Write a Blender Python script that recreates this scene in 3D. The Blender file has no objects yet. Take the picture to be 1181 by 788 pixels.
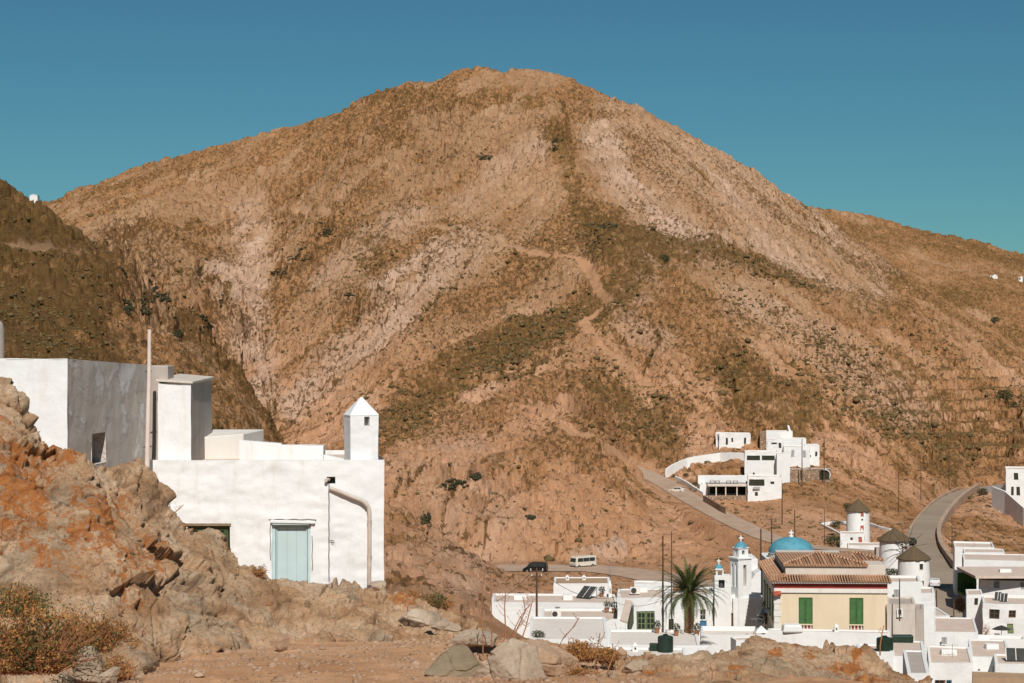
import bpy, math, random
import numpy as np
from mathutils import Vector, Matrix
R = math.radians
C = bpy.context.scene.collection
F = 2400.0; CX = 590.5; CY = 394.0
rng = random.Random(7); nrg = np.random.RandomState(11)

def P(px, py, D):
    return Vector(((px-CX)/F*D, D, (CY-py)/F*D))

# ---------------------------------------------------------------- noise
_p = np.random.RandomState(3).permutation(256).astype(np.int32)
_v = np.random.RandomState(5).rand(256).astype(np.float32)*2-1
def vnoise(x, y, z):
    x = np.asarray(x, dtype=np.float32); y = np.asarray(y, dtype=np.float32)+x*0; z = np.asarray(z, dtype=np.float32)+x*0
    xi = np.floor(x); yi = np.floor(y); zi = np.floor(z)
    fx = x-xi; fy = y-yi; fz = z-zi
    xi = xi.astype(np.int32); yi = yi.astype(np.int32); zi = zi.astype(np.int32)
    fx = fx*fx*(3-2*fx); fy = fy*fy*(3-2*fy); fz = fz*fz*(3-2*fz)
    def h(a, b, c): return _v[_p[(_p[(_p[a & 255]+b) & 255]+c) & 255]]
    r = []
    for dz in (0, 1):
        a = h(xi, yi, zi+dz); b = h(xi+1, yi, zi+dz); c = h(xi, yi+1, zi+dz); d = h(xi+1, yi+1, zi+dz)
        ab = a+(b-a)*fx; cd = c+(d-c)*fx
        r.append(ab+(cd-ab)*fy)
    return r[0]+(r[1]-r[0])*fz
def fbm(x, y, z, s, oct=4, gain=0.5, ridged=False):
    t = 0; a = 1; n = 0; f = 1.0/s
    for i in range(oct):
        v = vnoise(x*f+17.3*i, y*f-9.1*i, z*f+4.7*i)
        if ridged: v = 1-2*np.abs(v)
        t = t+a*v; n += a; a *= gain; f *= 2.03
    return t/n
def worley(x, y, z, s):
    """F1, F2 and a per-cell random value"""
    x = x/s; y = y/s; z = z/s
    xi = np.floor(x).astype(np.int32); yi = np.floor(y).astype(np.int32); zi = np.floor(z).astype(np.int32)
    f1 = np.full(x.shape, 9., np.float32); f2 = f1.copy(); cid = np.zeros(x.shape, np.float32)
    for a in (-1, 0, 1):
        for b in (-1, 0, 1):
            for c in (-1, 0, 1):
                k = _p[(_p[(_p[(xi+a) & 255]+yi+b) & 255]+zi+c) & 255]
                rx = _v[k]*.5+.5; ry = _v[(k*7+31) & 255]*.5+.5; rz = _v[(k*13+77) & 255]*.5+.5
                d = np.sqrt((xi+a+rx-x)**2+(yi+b+ry-y)**2+(zi+c+rz-z)**2)
                m = d < f1
                f2 = np.where(m, f1, np.minimum(f2, d)); cid = np.where(m, _v[(k*3+5) & 255], cid); f1 = np.where(m, d, f1)
    return f1, f2, cid
def facets(x, y, z, s):
    """tilted plane per cell, for broken faces; returns height (about -1..1) and F2-F1"""
    x = x/s; y = y/s; z = z/s
    xi = np.floor(x).astype(np.int32); yi = np.floor(y).astype(np.int32); zi = np.floor(z).astype(np.int32)
    f1 = np.full(x.shape, 9., np.float32); f2 = f1.copy(); o = np.zeros(x.shape, np.float32)
    for a in (-1, 0, 1):
        for b in (-1, 0, 1):
            for c in (-1, 0, 1):
                k = _p[(_p[(_p[(xi+a) & 255]+yi+b) & 255]+zi+c) & 255]
                dx = x-(xi+a+_v[k]*.5+.5); dy = y-(yi+b+_v[(k*7+31) & 255]*.5+.5); dz = z-(zi+c+_v[(k*13+77) & 255]*.5+.5)
                d = np.sqrt(dx*dx+dy*dy+dz*dz); m = d < f1
                t = dx*_v[(k*5+9) & 255]+dy*_v[(k*11+3) & 255]+dz*_v[(k*17+21) & 255]+.35*_v[(k*3+5) & 255]
                f2 = np.where(m, f1, np.minimum(f2, d)); o = np.where(m, t, o); f1 = np.where(m, d, f1)
    return o, f2-f1
def sstep(a, b, x):
    t = np.clip((x-a)/(b-a), 0, 1); return t*t*(3-2*t)

# ---------------------------------------------------------------- objects
def tag(o, label=None, cat=None, group=None, kind=None):
    if label: o['label'] = label
    if cat: o['category'] = cat
    if group: o['group'] = group
    if kind: o['kind'] = kind
    return o
def empty(name, loc, label, cat, group=None, rz=0):
    o = bpy.data.objects.new(name, None); C.objects.link(o)
    o.location = loc; o.rotation_euler = (0, 0, rz); o.empty_display_size = .3
    return tag(o, label, cat, group)
def link(name, me, mat=None, parent=None, loc=None):
    o = bpy.data.objects.new(name, me); C.objects.link(o)
    if mat:
        for m in (mat if isinstance(mat, (list, tuple)) else [mat]): me.materials.append(m)
    if parent: o.parent = parent
    if loc is not None: o.location = loc
    return o
def np_mesh(name, verts, quads=None, tris=None, smooth=True):
    me = bpy.data.meshes.new(name)
    verts = np.asarray(verts, np.float32)
    nf = 0; li = []; ls = []; tot = []; st = 0
    if quads is not None and len(quads):
        q = np.asarray(quads, np.int32); li.append(q.ravel()); ls.append(np.arange(len(q))*4); tot.append(np.full(len(q), 4)); st = len(q)*4
    if tris is not None and len(tris):
        t = np.asarray(tris, np.int32); li.append(t.ravel()); ls.append(st+np.arange(len(t))*3); tot.append(np.full(len(t), 3))
    li = np.concatenate(li); ls = np.concatenate(ls); tot = np.concatenate(tot)
    me.vertices.add(len(verts)); me.vertices.foreach_set('co', verts.ravel())
    me.loops.add(len(li)); me.loops.foreach_set('vertex_index', li.astype(np.int32))
    me.polygons.add(len(ls)); me.polygons.foreach_set('loop_start', ls.astype(np.int32)); me.polygons.foreach_set('loop_total', tot.astype(np.int32))
    me.polygons.foreach_set('use_smooth', np.full(len(ls), smooth))
    me.update(calc_edges=True); me.validate()
    return me
def grid_quads(nr, nc):
    i = np.arange(nr*nc).reshape(nr, nc)
    return np.stack([i[:-1, :-1], i[:-1, 1:], i[1:, 1:], i[1:, :-1]], -1).reshape(-1, 4)

class MB:
    def __init__(s): s.v = []; s.f = []; s.m = []; s.mi = 0
    def add(s, vs, fs):
        b = len(s.v); s.v += [tuple(v) for v in vs]; s.f += [tuple(b+i for i in f) for f in fs]; s.m += [s.mi]*len(fs); return s
    def box(s, x0, y0, z0, x1, y1, z1, rz=0, piv=None, tx=0, ty=0):
        """tx, ty shrink the top"""
        vs = [Vector(p) for p in ((x0, y0, z0), (x1, y0, z0), (x1, y1, z0), (x0, y1, z0), (x0+tx, y0+ty, z1), (x1-tx, y0+ty, z1), (x1-tx, y1-ty, z1), (x0+tx, y1-ty, z1))]
        if rz:
            pv = Vector(piv or ((x0+x1)/2, (y0+y1)/2, 0)); M = Matrix.Rotation(rz, 3, 'Z')
            vs = [M @ (v-pv)+pv for v in vs]
        return s.add(vs, [(3, 2, 1, 0), (4, 5, 6, 7), (0, 1, 5, 4), (1, 2, 6, 5), (2, 3, 7, 6), (3, 0, 4, 7)])
    def tube(s, pts, rs, n=8, cap=True):
        pts = [Vector(p) for p in pts]
        if not isinstance(rs, (list, tuple)): rs = [rs]*len(pts)
        rings = []
        for i, p in enumerate(pts):
            t = (pts[min(i+1, len(pts)-1)]-pts[max(i-1, 0)]).normalized()
            a = Vector((0, 0, 1)) if abs(t.z) < .9 else Vector((1, 0, 0))
            u = t.cross(a).normalized(); w = t.cross(u)
            rings.append([p+(u*math.cos(2*math.pi*k/n)+w*math.sin(2*math.pi*k/n))*rs[i] for k in range(n)])
        vs = [v for r in rings for v in r]; fs = []
        for i in range(len(pts)-1):
            for k in range(n):
                fs.append((i*n+k, i*n+(k+1) % n, (i+1)*n+(k+1) % n, (i+1)*n+k))
        if cap: fs += [tuple(range(n))[::-1], tuple((len(pts)-1)*n+k for k in range(n))]
        return s.add(vs, fs)
    def lathe(s, prof, n=24, c=(0, 0, 0), cap=True):
        vs = []; fs = []
        for r, z in prof:
            for k in range(n): vs.append((c[0]+r*math.cos(2*math.pi*k/n), c[1]+r*math.sin(2*math.pi*k/n), c[2]+z))
        for i in range(len(prof)-1):
            for k in range(n): fs.append((i*n+k, i*n+(k+1) % n, (i+1)*n+(k+1) % n, (i+1)*n+k))
        if cap: fs += [tuple(range(n))[::-1], tuple((len(prof)-1)*n+k for k in range(n))]
        return s.add(vs, fs)
    def prism(s, poly, y0, y1):
        """polygon in XZ (counter-clockwise seen from -Y) extruded y0..y1"""
        n = len(poly)
        vs = [(x, y0, z) for x, z in poly]+[(x, y1, z) for x, z in poly]
        fs = [tuple(range(n)), tuple(range(2*n-1, n-1, -1))]+[(i, n+i, n+(i+1) % n, (i+1) % n) for i in range(n)]
        return s.add(vs, fs)
    def build(s, name, mat, parent=None, loc=None, smooth=False, bevel=0, seg=2, xf=None):
        me = bpy.data.meshes.new(name)
        vs = [xf(Vector(v)) for v in s.v] if xf else s.v
        me.from_pydata([tuple(v) for v in vs], [], s.f); me.update()
        o = link(name, me, mat, parent, loc)
        if any(s.m): me.polygons.foreach_set('material_index', s.m)
        if smooth:
            me.polygons.foreach_set('use_smooth', [True]*len(me.polygons))
            try: me.set_sharp_from_angle(angle=R(40))
            except Exception: pass
        if bevel:
            b = o.modifiers.new('bevel', 'BEVEL'); b.width = bevel; b.segments = seg; b.limit_method = 'ANGLE'; b.angle_limit = R(50)
        return o

# ---------------------------------------------------------------- materials
def new_mat(name):
    m = bpy.data.materials.new(name); m.use_nodes = True
    nt = m.node_tree; b = nt.nodes['Principled BSDF']; b.inputs['Roughness'].default_value = .85
    b.inputs['Specular IOR Level'].default_value = .25
    return m, nt, b
def N(nt, t, **k):
    n = nt.nodes.new(t)
    for a, v in k.items():
        if a.startswith('i_'): n.inputs[int(a[2:])].default_value = v
        else: setattr(n, a, v)
    return n
def noise(nt, co, scale, detail=4, rough=.5, dist=0):
    n = N(nt, 'ShaderNodeTexNoise'); n.inputs['Scale'].default_value = scale; n.inputs['Detail'].default_value = detail
    n.inputs['Roughness'].default_value = rough; n.inputs['Distortion'].default_value = dist
    if co: nt.links.new(co, n.inputs['Vector'])
    return n.outputs['Fac']
def ramp(nt, fac, stops, interp='LINEAR'):
    r = N(nt, 'ShaderNodeValToRGB'); nt.links.new(fac, r.inputs[0]); r.color_ramp.interpolation = interp
    e = r.color_ramp.elements
    while len(e) < len(stops): e.new(.5)
    for i, (p, c) in enumerate(stops):
        e[i].position = p; e[i].color = (*c, 1) if len(c) == 3 else c
    return r.outputs['Color']
def bw(nt, fac, a, b): return ramp(nt, fac, [(a, (0, 0, 0)), (b, (1, 1, 1))])
def mix(nt, fac, a, b, mode='MIX'):
    m = N(nt, 'ShaderNodeMix', data_type='RGBA', blend_type=mode)
    for s, v in ((0, fac), (6, a), (7, b)):
        if isinstance(v, (int, float)): m.inputs[s].default_value = v
        elif isinstance(v, tuple): m.inputs[s].default_value = (*v, 1)
        else: nt.links.new(v, m.inputs[s])
    return m.outputs[2]
def mth(nt, op, a, b=None):
    m = N(nt, 'ShaderNodeMath', operation=op)
    for s, v in ((0, a), (1, b)):
        if v is None: continue
        if isinstance(v, (int, float)): m.inputs[s].default_value = v
        else: nt.links.new(v, m.inputs[s])
    return m.outputs[0]
def bump(nt, b, h, strength=.5, dist=.02, prev=None):
    n = N(nt, 'ShaderNodeBump'); n.inputs['Strength'].default_value = strength; n.inputs['Distance'].default_value = dist
    nt.links.new(h, n.inputs['Height'])
    if prev: nt.links.new(prev, n.inputs['Normal'])
    nt.links.new(n.outputs[0], b.inputs['Normal']); return n.outputs[0]
def geo(nt): return N(nt, 'ShaderNodeNewGeometry').outputs['Position']
def objco(nt): return N(nt, 'ShaderNodeTexCoord').outputs['Object']

def plain(name, col, rough=.7, var=.15, scale=2., bumps=.15, bd=.01, metal=0, dirt=None):
    m, nt, b = new_mat(name); co = geo(nt)
    f = noise(nt, co, scale, 6, .6)
    c = mix(nt, bw(nt, f, .3, .7), tuple(x*(1-var) for x in col), tuple(min(1, x*(1+var)) for x in col))
    if dirt:
        d = noise(nt, co, scale*.35, 6, .7, .4)
        c = mix(nt, bw(nt, d, .52, .72), c, dirt)
    nt.links.new(c, b.inputs['Base Color']); b.inputs['Roughness'].default_value = rough; b.inputs['Metallic'].default_value = metal
    if bumps: bump(nt, b, noise(nt, co, scale*6, 4, .6), bumps, bd)
    return m

M = {}
def whitewash(name, base, stain, lump, sc=1., stain_amt=(.55, .8), dist=.04):
    m, nt, b = new_mat(name); co = geo(nt)
    f = noise(nt, co, 1.3*sc, 6, .6)
    c = mix(nt, bw(nt, f, .35, .65), base, tuple(x*.93 for x in base))
    mp = N(nt, 'ShaderNodeMapping'); mp.inputs['Scale'].default_value = (1.6*sc, 1.6*sc, .25*sc); nt.links.new(co, mp.inputs[0])
    s = noise(nt, mp.outputs[0], 1.6, 6, .7, .3)
    c = mix(nt, mth(nt, 'MULTIPLY', bw(nt, s, *stain_amt), .6), c, stain)
    nt.links.new(c, b.inputs['Base Color']); b.inputs['Roughness'].default_value = .9
    bump(nt, b, noise(nt, co, 3.2*sc, 6, .55), lump, dist)
    return m
M['white'] = whitewash('whitewash', (.77, .765, .735), (.56, .49, .41), .7, .45, (.58, .85), .08)
M['white_near'] = whitewash('lumpy_whitewash', (.77, .775, .76), (.56, .49, .40), .6, 1.3, (.53, .80), .035)
M['cement'] = whitewash('cement_and_shade', (.44, .38, .33), (.30, .25, .2), .6, .6, (.5, .75), .06)
M['deck'] = whitewash('roof_screed', (.64, .51, .42), (.46, .35, .26), .4, .4, (.45, .7), .05)
M['deck_white'] = whitewash('terrace_screed', (.74, .67, .60), (.58, .49, .41), .4, .5, (.45, .75), .05)
M['earth_roof'] = whitewash('earthen_roof', (.42, .28, .17), (.3, .2, .12), .6, .5, (.4, .7), .08)
M['yellow'] = whitewash('yellow_render', (.72, .585, .41), (.60, .45, .32), .3, .4, (.5, .8), .03)
M['cream'] = whitewash('cream_render', (.62, .55, .47), (.45, .36, .3), .4, .6, (.45, .75), .05)
M['offwhite'] = whitewash('offwhite_trim', (.72, .68, .62), (.5, .44, .38), .3, .6, (.55, .8), .03)
M['glass'] = plain('dark_window', (.03, .035, .03), .15, .2, 1, 0)
M['dark'] = plain('dark_opening', (.035, .035, .02), .8, .3, 1, 0)
M['frame_white'] = plain('white_paint', (.7, .7, .68), .6)
M['frame_brown'] = plain('brown_wood', (.16, .08, .04), .7, .3, 6)
M['frame_green'] = plain('olive_green_paint', (.16, .2, .09), .6)
M['green'] = plain('green_paint', (.045, .13, .03), .6, .25, 3)
M['blue'] = plain('blue_door_paint', (.05, .16, .28), .5)
M['darkred'] = plain('dark_red_paint', (.28, .045, .03), .6)
M['red'] = plain('red_paint', (.42, .10, .06), .6)
M['grey_paint'] = plain('grey_paint', (.35, .35, .34), .6)
M['teal_door'] = plain('pale_teal_paint', (.47, .585, .59), .55, .06, 3, .15, .004, dirt=(.36, .5, .46))
M['dome_blue'] = plain('dome_blue', (.085, .275, .34), .6, .12, 1.5, .2, .02, dirt=(.16, .38, .47))
M['metal'] = plain('grey_metal', (.3, .3, .3), .45, .2, 5, 0, metal=.6)
M['dark_metal'] = plain('dark_metal', (.05, .045, .04), .5)
M['pvc'] = plain('weathered_pipe', (.52, .45, .38), .55, .12, 4, .1, .003, dirt=(.38, .31, .25))
M['pole_wood'] = plain('weathered_pole', (.10, .055, .035), .85, .3, 3)
M['pole_pale'] = plain('painted_pole', (.66, .55, .48), .6, .1, 3)
M['panel'] = plain('solar_glass', (.06, .06, .055), .2, .2, 2, 0)
M['rubber'] = plain('rubber', (.02, .02, .02), .8)
M['tank'] = plain('black_green_tank', (.018, .035, .022), .45, .2, 3)
M['cable'] = plain('cable_black', (.05, .04, .04), .6)
M['stone_wall'] = None

def rock_near():
    m, nt, b = new_mat('lichen_rock'); co = geo(nt)
    mp = N(nt, 'ShaderNodeMapping'); mp.inputs['Rotation'].default_value = (.5, .6, .3); mp.inputs['Scale'].default_value = (1, 1, 2.6); nt.links.new(co, mp.inputs[0])
    st = mp.outputs[0]
    n1 = noise(nt, st, 1.1, 10, .62, .5)
    c = ramp(nt, n1, [(.28, (.26, .15, .08)), (.42, (.50, .31, .18)), (.5, (.60, .40, .25)), (.6, (.70, .51, .35)), (.75, (.72, .57, .42))])
    g = noise(nt, co, .55, 6, .6, .8)
    c = mix(nt, mth(nt, 'MULTIPLY', bw(nt, g, .52, .66), .75), c, ramp(nt, noise(nt, co, 5, 8, .7), [(.35, (.20, .175, .125)), (.5, (.34, .30, .225)), (.65, (.50, .46, .38))]))
    w = noise(nt, st, 2.3, 10, .72, 1.0)
    c = mix(nt, mth(nt, 'MULTIPLY', bw(nt, w, .60, .68), .7), c, (.54, .42, .31))
    # speckle
    sp = noise(nt, co, 26, 6, .8)
    c = mix(nt, mth(nt, 'MULTIPLY', bw(nt, sp, .53, .63), .7), c, (.15, .10, .065))
    sp2 = noise(nt, co, 17, 6, .8)
    c = mix(nt, mth(nt, 'MULTIPLY', bw(nt, sp2, .58, .68), .45), c, (.56, .45, .34))
    # lichen
    at = N(nt, 'ShaderNodeAttribute', attribute_name='lichen')
    l1 = noise(nt, co, 4.6, 12, .84, .5)
    lk = mth(nt, 'ADD', l1, mth(nt, 'MULTIPLY', at.outputs['Fac'], .14))
    lm = bw(nt, lk, .59, .625)
    l2 = noise(nt, co, 13, 6, .7)
    lc = ramp(nt, l2, [(.3, (.24, .075, .018)), (.5, (.47, .145, .022)), (.7, (.62, .27, .06))])
    c = mix(nt, mth(nt, 'MULTIPLY', lm, .85), c, lc)
    gk = bw(nt, noise(nt, co, 1.7, 8, .7, .3), .63, .69)
    c = mix(nt, mth(nt, 'MULTIPLY', gk, .5), c, (.22, .24, .17))
    cr = N(nt, 'ShaderNodeTexVoronoi', feature='DISTANCE_TO_EDGE'); cr.inputs['Scale'].default_value = 1.6
    vv = N(nt, 'ShaderNodeVectorMath', operation='ADD'); nt.links.new(st, vv.inputs[0])
    nn = N(nt, 'ShaderNodeTexNoise'); nn.inputs['Scale'].default_value = 3; nn.inputs['Detail'].default_value = 6; nt.links.new(co, nn.inputs['Vector'])
    nt.links.new(nn.outputs['Color'], vv.inputs[1]); nt.links.new(vv.outputs[0], cr.inputs['Vector'])
    ck = bw(nt, cr.outputs['Distance'], .0, .022)
    c = mix(nt, 1., c, (1., .95, .88), 'MULTIPLY')
    nt.links.new(c, b.inputs['Base Color']); b.inputs['Roughness'].default_value = .95
    p = bump(nt, b, noise(nt, co, 11, 12, .8), 1., .06)
    p = bump(nt, b, noise(nt, co, 45, 5, .75), .7, .012, p)
    bump(nt, b, ck, .3, .03, p)
    return m
M['rock'] = rock_near()
def boulder_mat(name, a, b_, c_):
    m, nt, b = new_mat(name); co = geo(nt)
    c = ramp(nt, noise(nt, co, 1.8, 10, .65, .3), [(.3, a), (.5, b_), (.7, c_)])
    c = mix(nt, mth(nt, 'MULTIPLY', bw(nt, noise(nt, co, 30, 6, .8), .56, .68), .5), c, tuple(x*.45 for x in a))
    c = mix(nt, mth(nt, 'MULTIPLY', bw(nt, noise(nt, co, 4, 8, .7), .66, .72), .6), c, (.5, .22, .06))
    nt.links.new(c, b.inputs['Base Color']); b.inputs['Roughness'].default_value = .95
    p = bump(nt, b, noise(nt, co, 12, 10, .7), .8, .04); bump(nt, b, noise(nt, co, 60, 4, .7), .6, .008, p)
    return m
M['boulder_olive'] = boulder_mat('olive_boulder', (.16, .115, .07), (.25, .19, .12), (.36, .28, .19))
M['boulder_pale'] = boulder_mat('pale_boulder', (.30, .22, .15), (.42, .32, .23), (.53, .42, .32))
M['boulder_tan'] = boulder_mat('tan_boulder', (.28, .17, .10), (.42, .27, .17), (.52, .37, .26))
def dirt():
    m, nt, b = new_mat('dry_dirt'); co = geo(nt)
    c = ramp(nt, noise(nt, co, .9, 10, .65, .4), [(.3, (.40, .195, .09)), (.5, (.54, .295, .15)), (.7, (.63, .39, .235))])
    c = mix(nt, mth(nt, 'MULTIPLY', bw(nt, noise(nt, co, 22, 6, .8), .56, .66), .5), c, (.24, .12, .06))
    c = mix(nt, mth(nt, 'MULTIPLY', bw(nt, noise(nt, co, 15, 6, .8), .62, .70), .6), c, (.62, .50, .40))
    nt.links.new(c, b.inputs['Base Color']); b.inputs['Roughness'].default_value = .97
    p = bump(nt, b, noise(nt, co, 7, 10, .7), .7, .05); bump(nt, b, noise(nt, co, 50, 4, .8), .8, .012, p)
    return m
M['dirt'] = dirt()
def mountain_mat():
    m, nt, b = new_mat('mountain_rock_and_scrub'); co = geo(nt)
    z = N(nt, 'ShaderNodeAttribute', attribute_name='zones'); sep = N(nt, 'ShaderNodeSeparateColor'); nt.links.new(z.outputs['Color'], sep.inputs[0])
    scrub, scree, red = sep.outputs[0], sep.outputs[1], sep.outputs[2]
    crag = N(nt, 'ShaderNodeAttribute', attribute_name='crag').outputs['Fac']
    lean = N(nt, 'ShaderNodeAttribute', attribute_name='lean').outputs['Fac']
    trail = N(nt, 'ShaderNodeAttribute', attribute_name='trail').outputs['Fac']
    def mapped(rot, sc):
        r = N(nt, 'ShaderNodeMapping'); r.inputs['Rotation'].default_value = (0, 0, R(rot)); nt.links.new(co, r.inputs[0])
        q = N(nt, 'ShaderNodeMapping'); q.inputs['Scale'].default_value = sc; nt.links.new(r.outputs[0], q.inputs[0]); return q.outputs[0]
    L_, R_ = mapped(29, (1, .15, .10)), mapped(-27, (1, .15, .10)); iso = mapped(0, (1, .32, .8))
    mu = lambda a, b_: mth(nt, 'MULTIPLY', a, b_)
    def dirn(scale, det, ro, dist=0): return mix(nt, lean, noise(nt, L_, scale, det, ro, dist), noise(nt, R_, scale, det, ro, dist))
    big = dirn(.045, 12, .66, .6)          # bare slabs against scrubby ground, drawn out along the bedding
    med = dirn(.20, 10, .66, .4)
    tone = noise(nt, iso, .035, 8, .6, .4)
    upper = ramp(nt, tone, [(.3, (.31, .19, .09)), (.5, (.42, .275, .14)), (.7, (.53, .365, .205))])
    lower = ramp(nt, tone, [(.3, (.54, .29, .135)), (.5, (.66, .39, .205)), (.7, (.77, .50, .31))])
    c = mix(nt, red, upper, lower)
    c = mix(nt, bw(nt, med, .42, .62), mix(nt, .45, c, (.36, .20, .085)), c)
    # rust and ochre ground between the slabs
    p1 = bw(nt, mth(nt, 'ADD', big, mu(scrub, .18)), .505, .56)
    ground_ = ramp(nt, noise(nt, iso, .25, 8, .7), [(.35, (.27, .145, .055)), (.55, (.41, .22, .085)), (.7, (.52, .31, .14))])
    c = mix(nt, mu(mu(p1, .84), mth(nt, 'SUBTRACT', 1., mu(scree, .8))), c, ground_)
    c = mix(nt, mu(scree, bw(nt, dirn(.16, 10, .7, .3), .36, .56)), c, (.64, .47, .32))
    # small pale stones
    c = mix(nt, mu(bw(nt, noise(nt, iso, 1.6, 5, .75), .55, .62), .5), c, (.74, .56, .38))
    # scrub cover
    s1 = mth(nt, 'ADD', noise(nt, iso, .22, 14, .84, .3), mu(scrub, .165))
    sc = ramp(nt, noise(nt, iso, .3, 8, .75), [(.32, (.115, .075, .022)), (.5, (.20, .125, .042)), (.68, (.31, .195, .08))])
    c = mix(nt, mu(bw(nt, s1, .585, .635), .85), c, sc)
    ol = N(nt, 'ShaderNodeAttribute', attribute_name='olive').outputs['Fac']
    c = mix(nt, mu(bw(nt, mth(nt, 'ADD', noise(nt, iso, .12, 12, .75, .3), mu(ol, .24)), .60, .70), .8), c, ramp(nt, noise(nt, iso, .4, 8, .75), [(.35, (.11, .075, .024)), (.6, (.185, .115, .040)), (.75, (.29, .18, .075))]))
    # painted shade of cracks and hollows, plus single low bushes
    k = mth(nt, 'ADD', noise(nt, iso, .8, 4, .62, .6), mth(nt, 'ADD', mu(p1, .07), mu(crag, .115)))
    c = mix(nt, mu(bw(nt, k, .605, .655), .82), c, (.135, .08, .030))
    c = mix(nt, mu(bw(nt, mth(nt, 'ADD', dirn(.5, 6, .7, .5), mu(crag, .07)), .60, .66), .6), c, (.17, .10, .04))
    c = mix(nt, trail, c, mix(nt, red, (.48, .34, .21), (.60, .36, .19)))
    c = mix(nt, 1., c, (.93, .85, .88), 'MULTIPLY')
    nt.links.new(c, b.inputs['Base Color']); b.inputs['Roughness'].default_value = 1; b.inputs['Specular IOR Level'].default_value = .03
    p = bump(nt, b, noise(nt, iso, .7, 12, .75, .3), .8, 1.1)
    bump(nt, b, noise(nt, co, 1.8, 6, .75), .8, .4, p)
    return m
M['mountain'] = mountain_mat()
def stone_wall(name, a, b_, sc=1.6):
    m, nt, b = new_mat(name); co = geo(nt)
    v = N(nt, 'ShaderNodeTexVoronoi'); v.inputs['Scale'].default_value = sc; nt.links.new(co, v.inputs['Vector'])
    e = N(nt, 'ShaderNodeTexVoronoi', feature='DISTANCE_TO_EDGE'); e.inputs['Scale'].default_value = sc; nt.links.new(co, e.inputs['Vector'])
    sep = N(nt, 'ShaderNodeSeparateColor'); nt.links.new(v.outputs['Color'], sep.inputs[0])
    c = mix(nt, sep.outputs[0], a, b_)
    c = mix(nt, bw(nt, e.outputs['Distance'], .02, .09), tuple(x*.45 for x in a), c)
    nt.links.new(c, b.inputs['Base Color']); b.inputs['Roughness'].default_value = .95
    bump(nt, b, bw(nt, e.outputs['Distance'], 0, .15), .8, .06)
    return m
M['stone_wall'] = stone_wall('rubble_masonry', (.26, .17, .11), (.44, .31, .21))
def asphalt():
    m, nt, b = new_mat('dusty_asphalt'); co = geo(nt)
    c = ramp(nt, noise(nt, co, .1, 5, .5, .5), [(.3, (.27, .205, .145)), (.55, (.32, .25, .18)), (.75, (.37, .295, .22))])
    nt.links.new(c, b.inputs['Base Color']); bump(nt, b, noise(nt, co, 6, 5, .7), .3, .03); return m
M['asphalt'] = asphalt()
M['track'] = plain('pale_track', (.42, .30, .215), .95, .15, .4, .4, .08, dirt=(.33, .21, .13))
def tiles():
    m, nt, b = new_mat('terracotta_tiles'); co = objco(nt)
    w = N(nt, 'ShaderNodeTexWave', wave_type='BANDS', bands_direction='X'); w.inputs['Scale'].default_value = 1.4; w.inputs['Distortion'].default_value = .6; nt.links.new(co, w.inputs['Vector'])
    w2 = N(nt, 'ShaderNodeTexWave', wave_type='BANDS', bands_direction='Y'); w2.inputs['Scale'].default_value = .9; w2.inputs['Distortion'].default_value = .8; nt.links.new(co, w2.inputs['Vector'])
    c = ramp(nt, noise(nt, co, 2.6, 8, .8), [(.3, (.42, .22, .125)), (.5, (.60, .345, .20)), (.7, (.72, .50, .34))])
    c = mix(nt, mth(nt, 'MULTIPLY', bw(nt, w2.outputs['Fac'], .0, .25), 1.), (.36, .18, .10), c)
    nt.links.new(c, b.inputs['Base Color'])
    p = bump(nt, b, w.outputs['Fac'], 1., .12); bump(nt, b, w2.outputs['Fac'], .5, .05, p); return m
M['tiles'] = tiles()
def thatch():
    m, nt, b = new_mat('dry_thatch'); co = objco(nt)
    mp = N(nt, 'ShaderNodeMapping'); mp.inputs['Scale'].default_value = (3, 3, .6); nt.links.new(co, mp.inputs[0])
    c = ramp(nt, noise(nt, mp.outputs[0], 2.2, 8, .8, .4), [(.3, (.06, .04, .022)), (.5, (.13, .092, .05)), (.7, (.23, .165, .095))])
    nt.links.new(c, b.inputs['Base Color']); bump(nt, b, noise(nt, mp.outputs[0], 5, 6, .8), 1., .12); return m
M['thatch'] = thatch()
def leafm(name, a, b_, sc=3., tr=.0):
    m, nt, b = new_mat(name); co = geo(nt)
    c = mix(nt, bw(nt, noise(nt, co, sc, 4, .7), .35, .65), a, b_)
    nt.links.new(c, b.inputs['Base Color']); b.inputs['Roughness'].default_value = .7
    return m
M['scrub'] = leafm('scrub_leaves', (.075, .055, .018), (.17, .11, .042), .2)
M['crevice'] = leafm('crevice_shade', (.022, .022, .009), (.055, .05, .02), .5)
M['scrub_dark'] = leafm('bush_leaves', (.03, .042, .014), (.07, .075, .026), .5)
M['palm'] = leafm('palm_leaves', (.028, .048, .010), (.10, .115, .032), 1.5)
M['trunk'] = plain('palm_trunk', (.27, .15, .075), .9, .4, 4, .8, .05)
M['dry'] = leafm('dry_orange_leaves', (.20, .075, .02), (.48, .24, .075), 6)
M['greenleaf'] = leafm('green_leaves', (.035, .055, .012), (.11, .12, .035), 5)
M['stalk'] = plain('dry_stalk', (.33, .15, .07), .8, .3, 6, 0)
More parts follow.
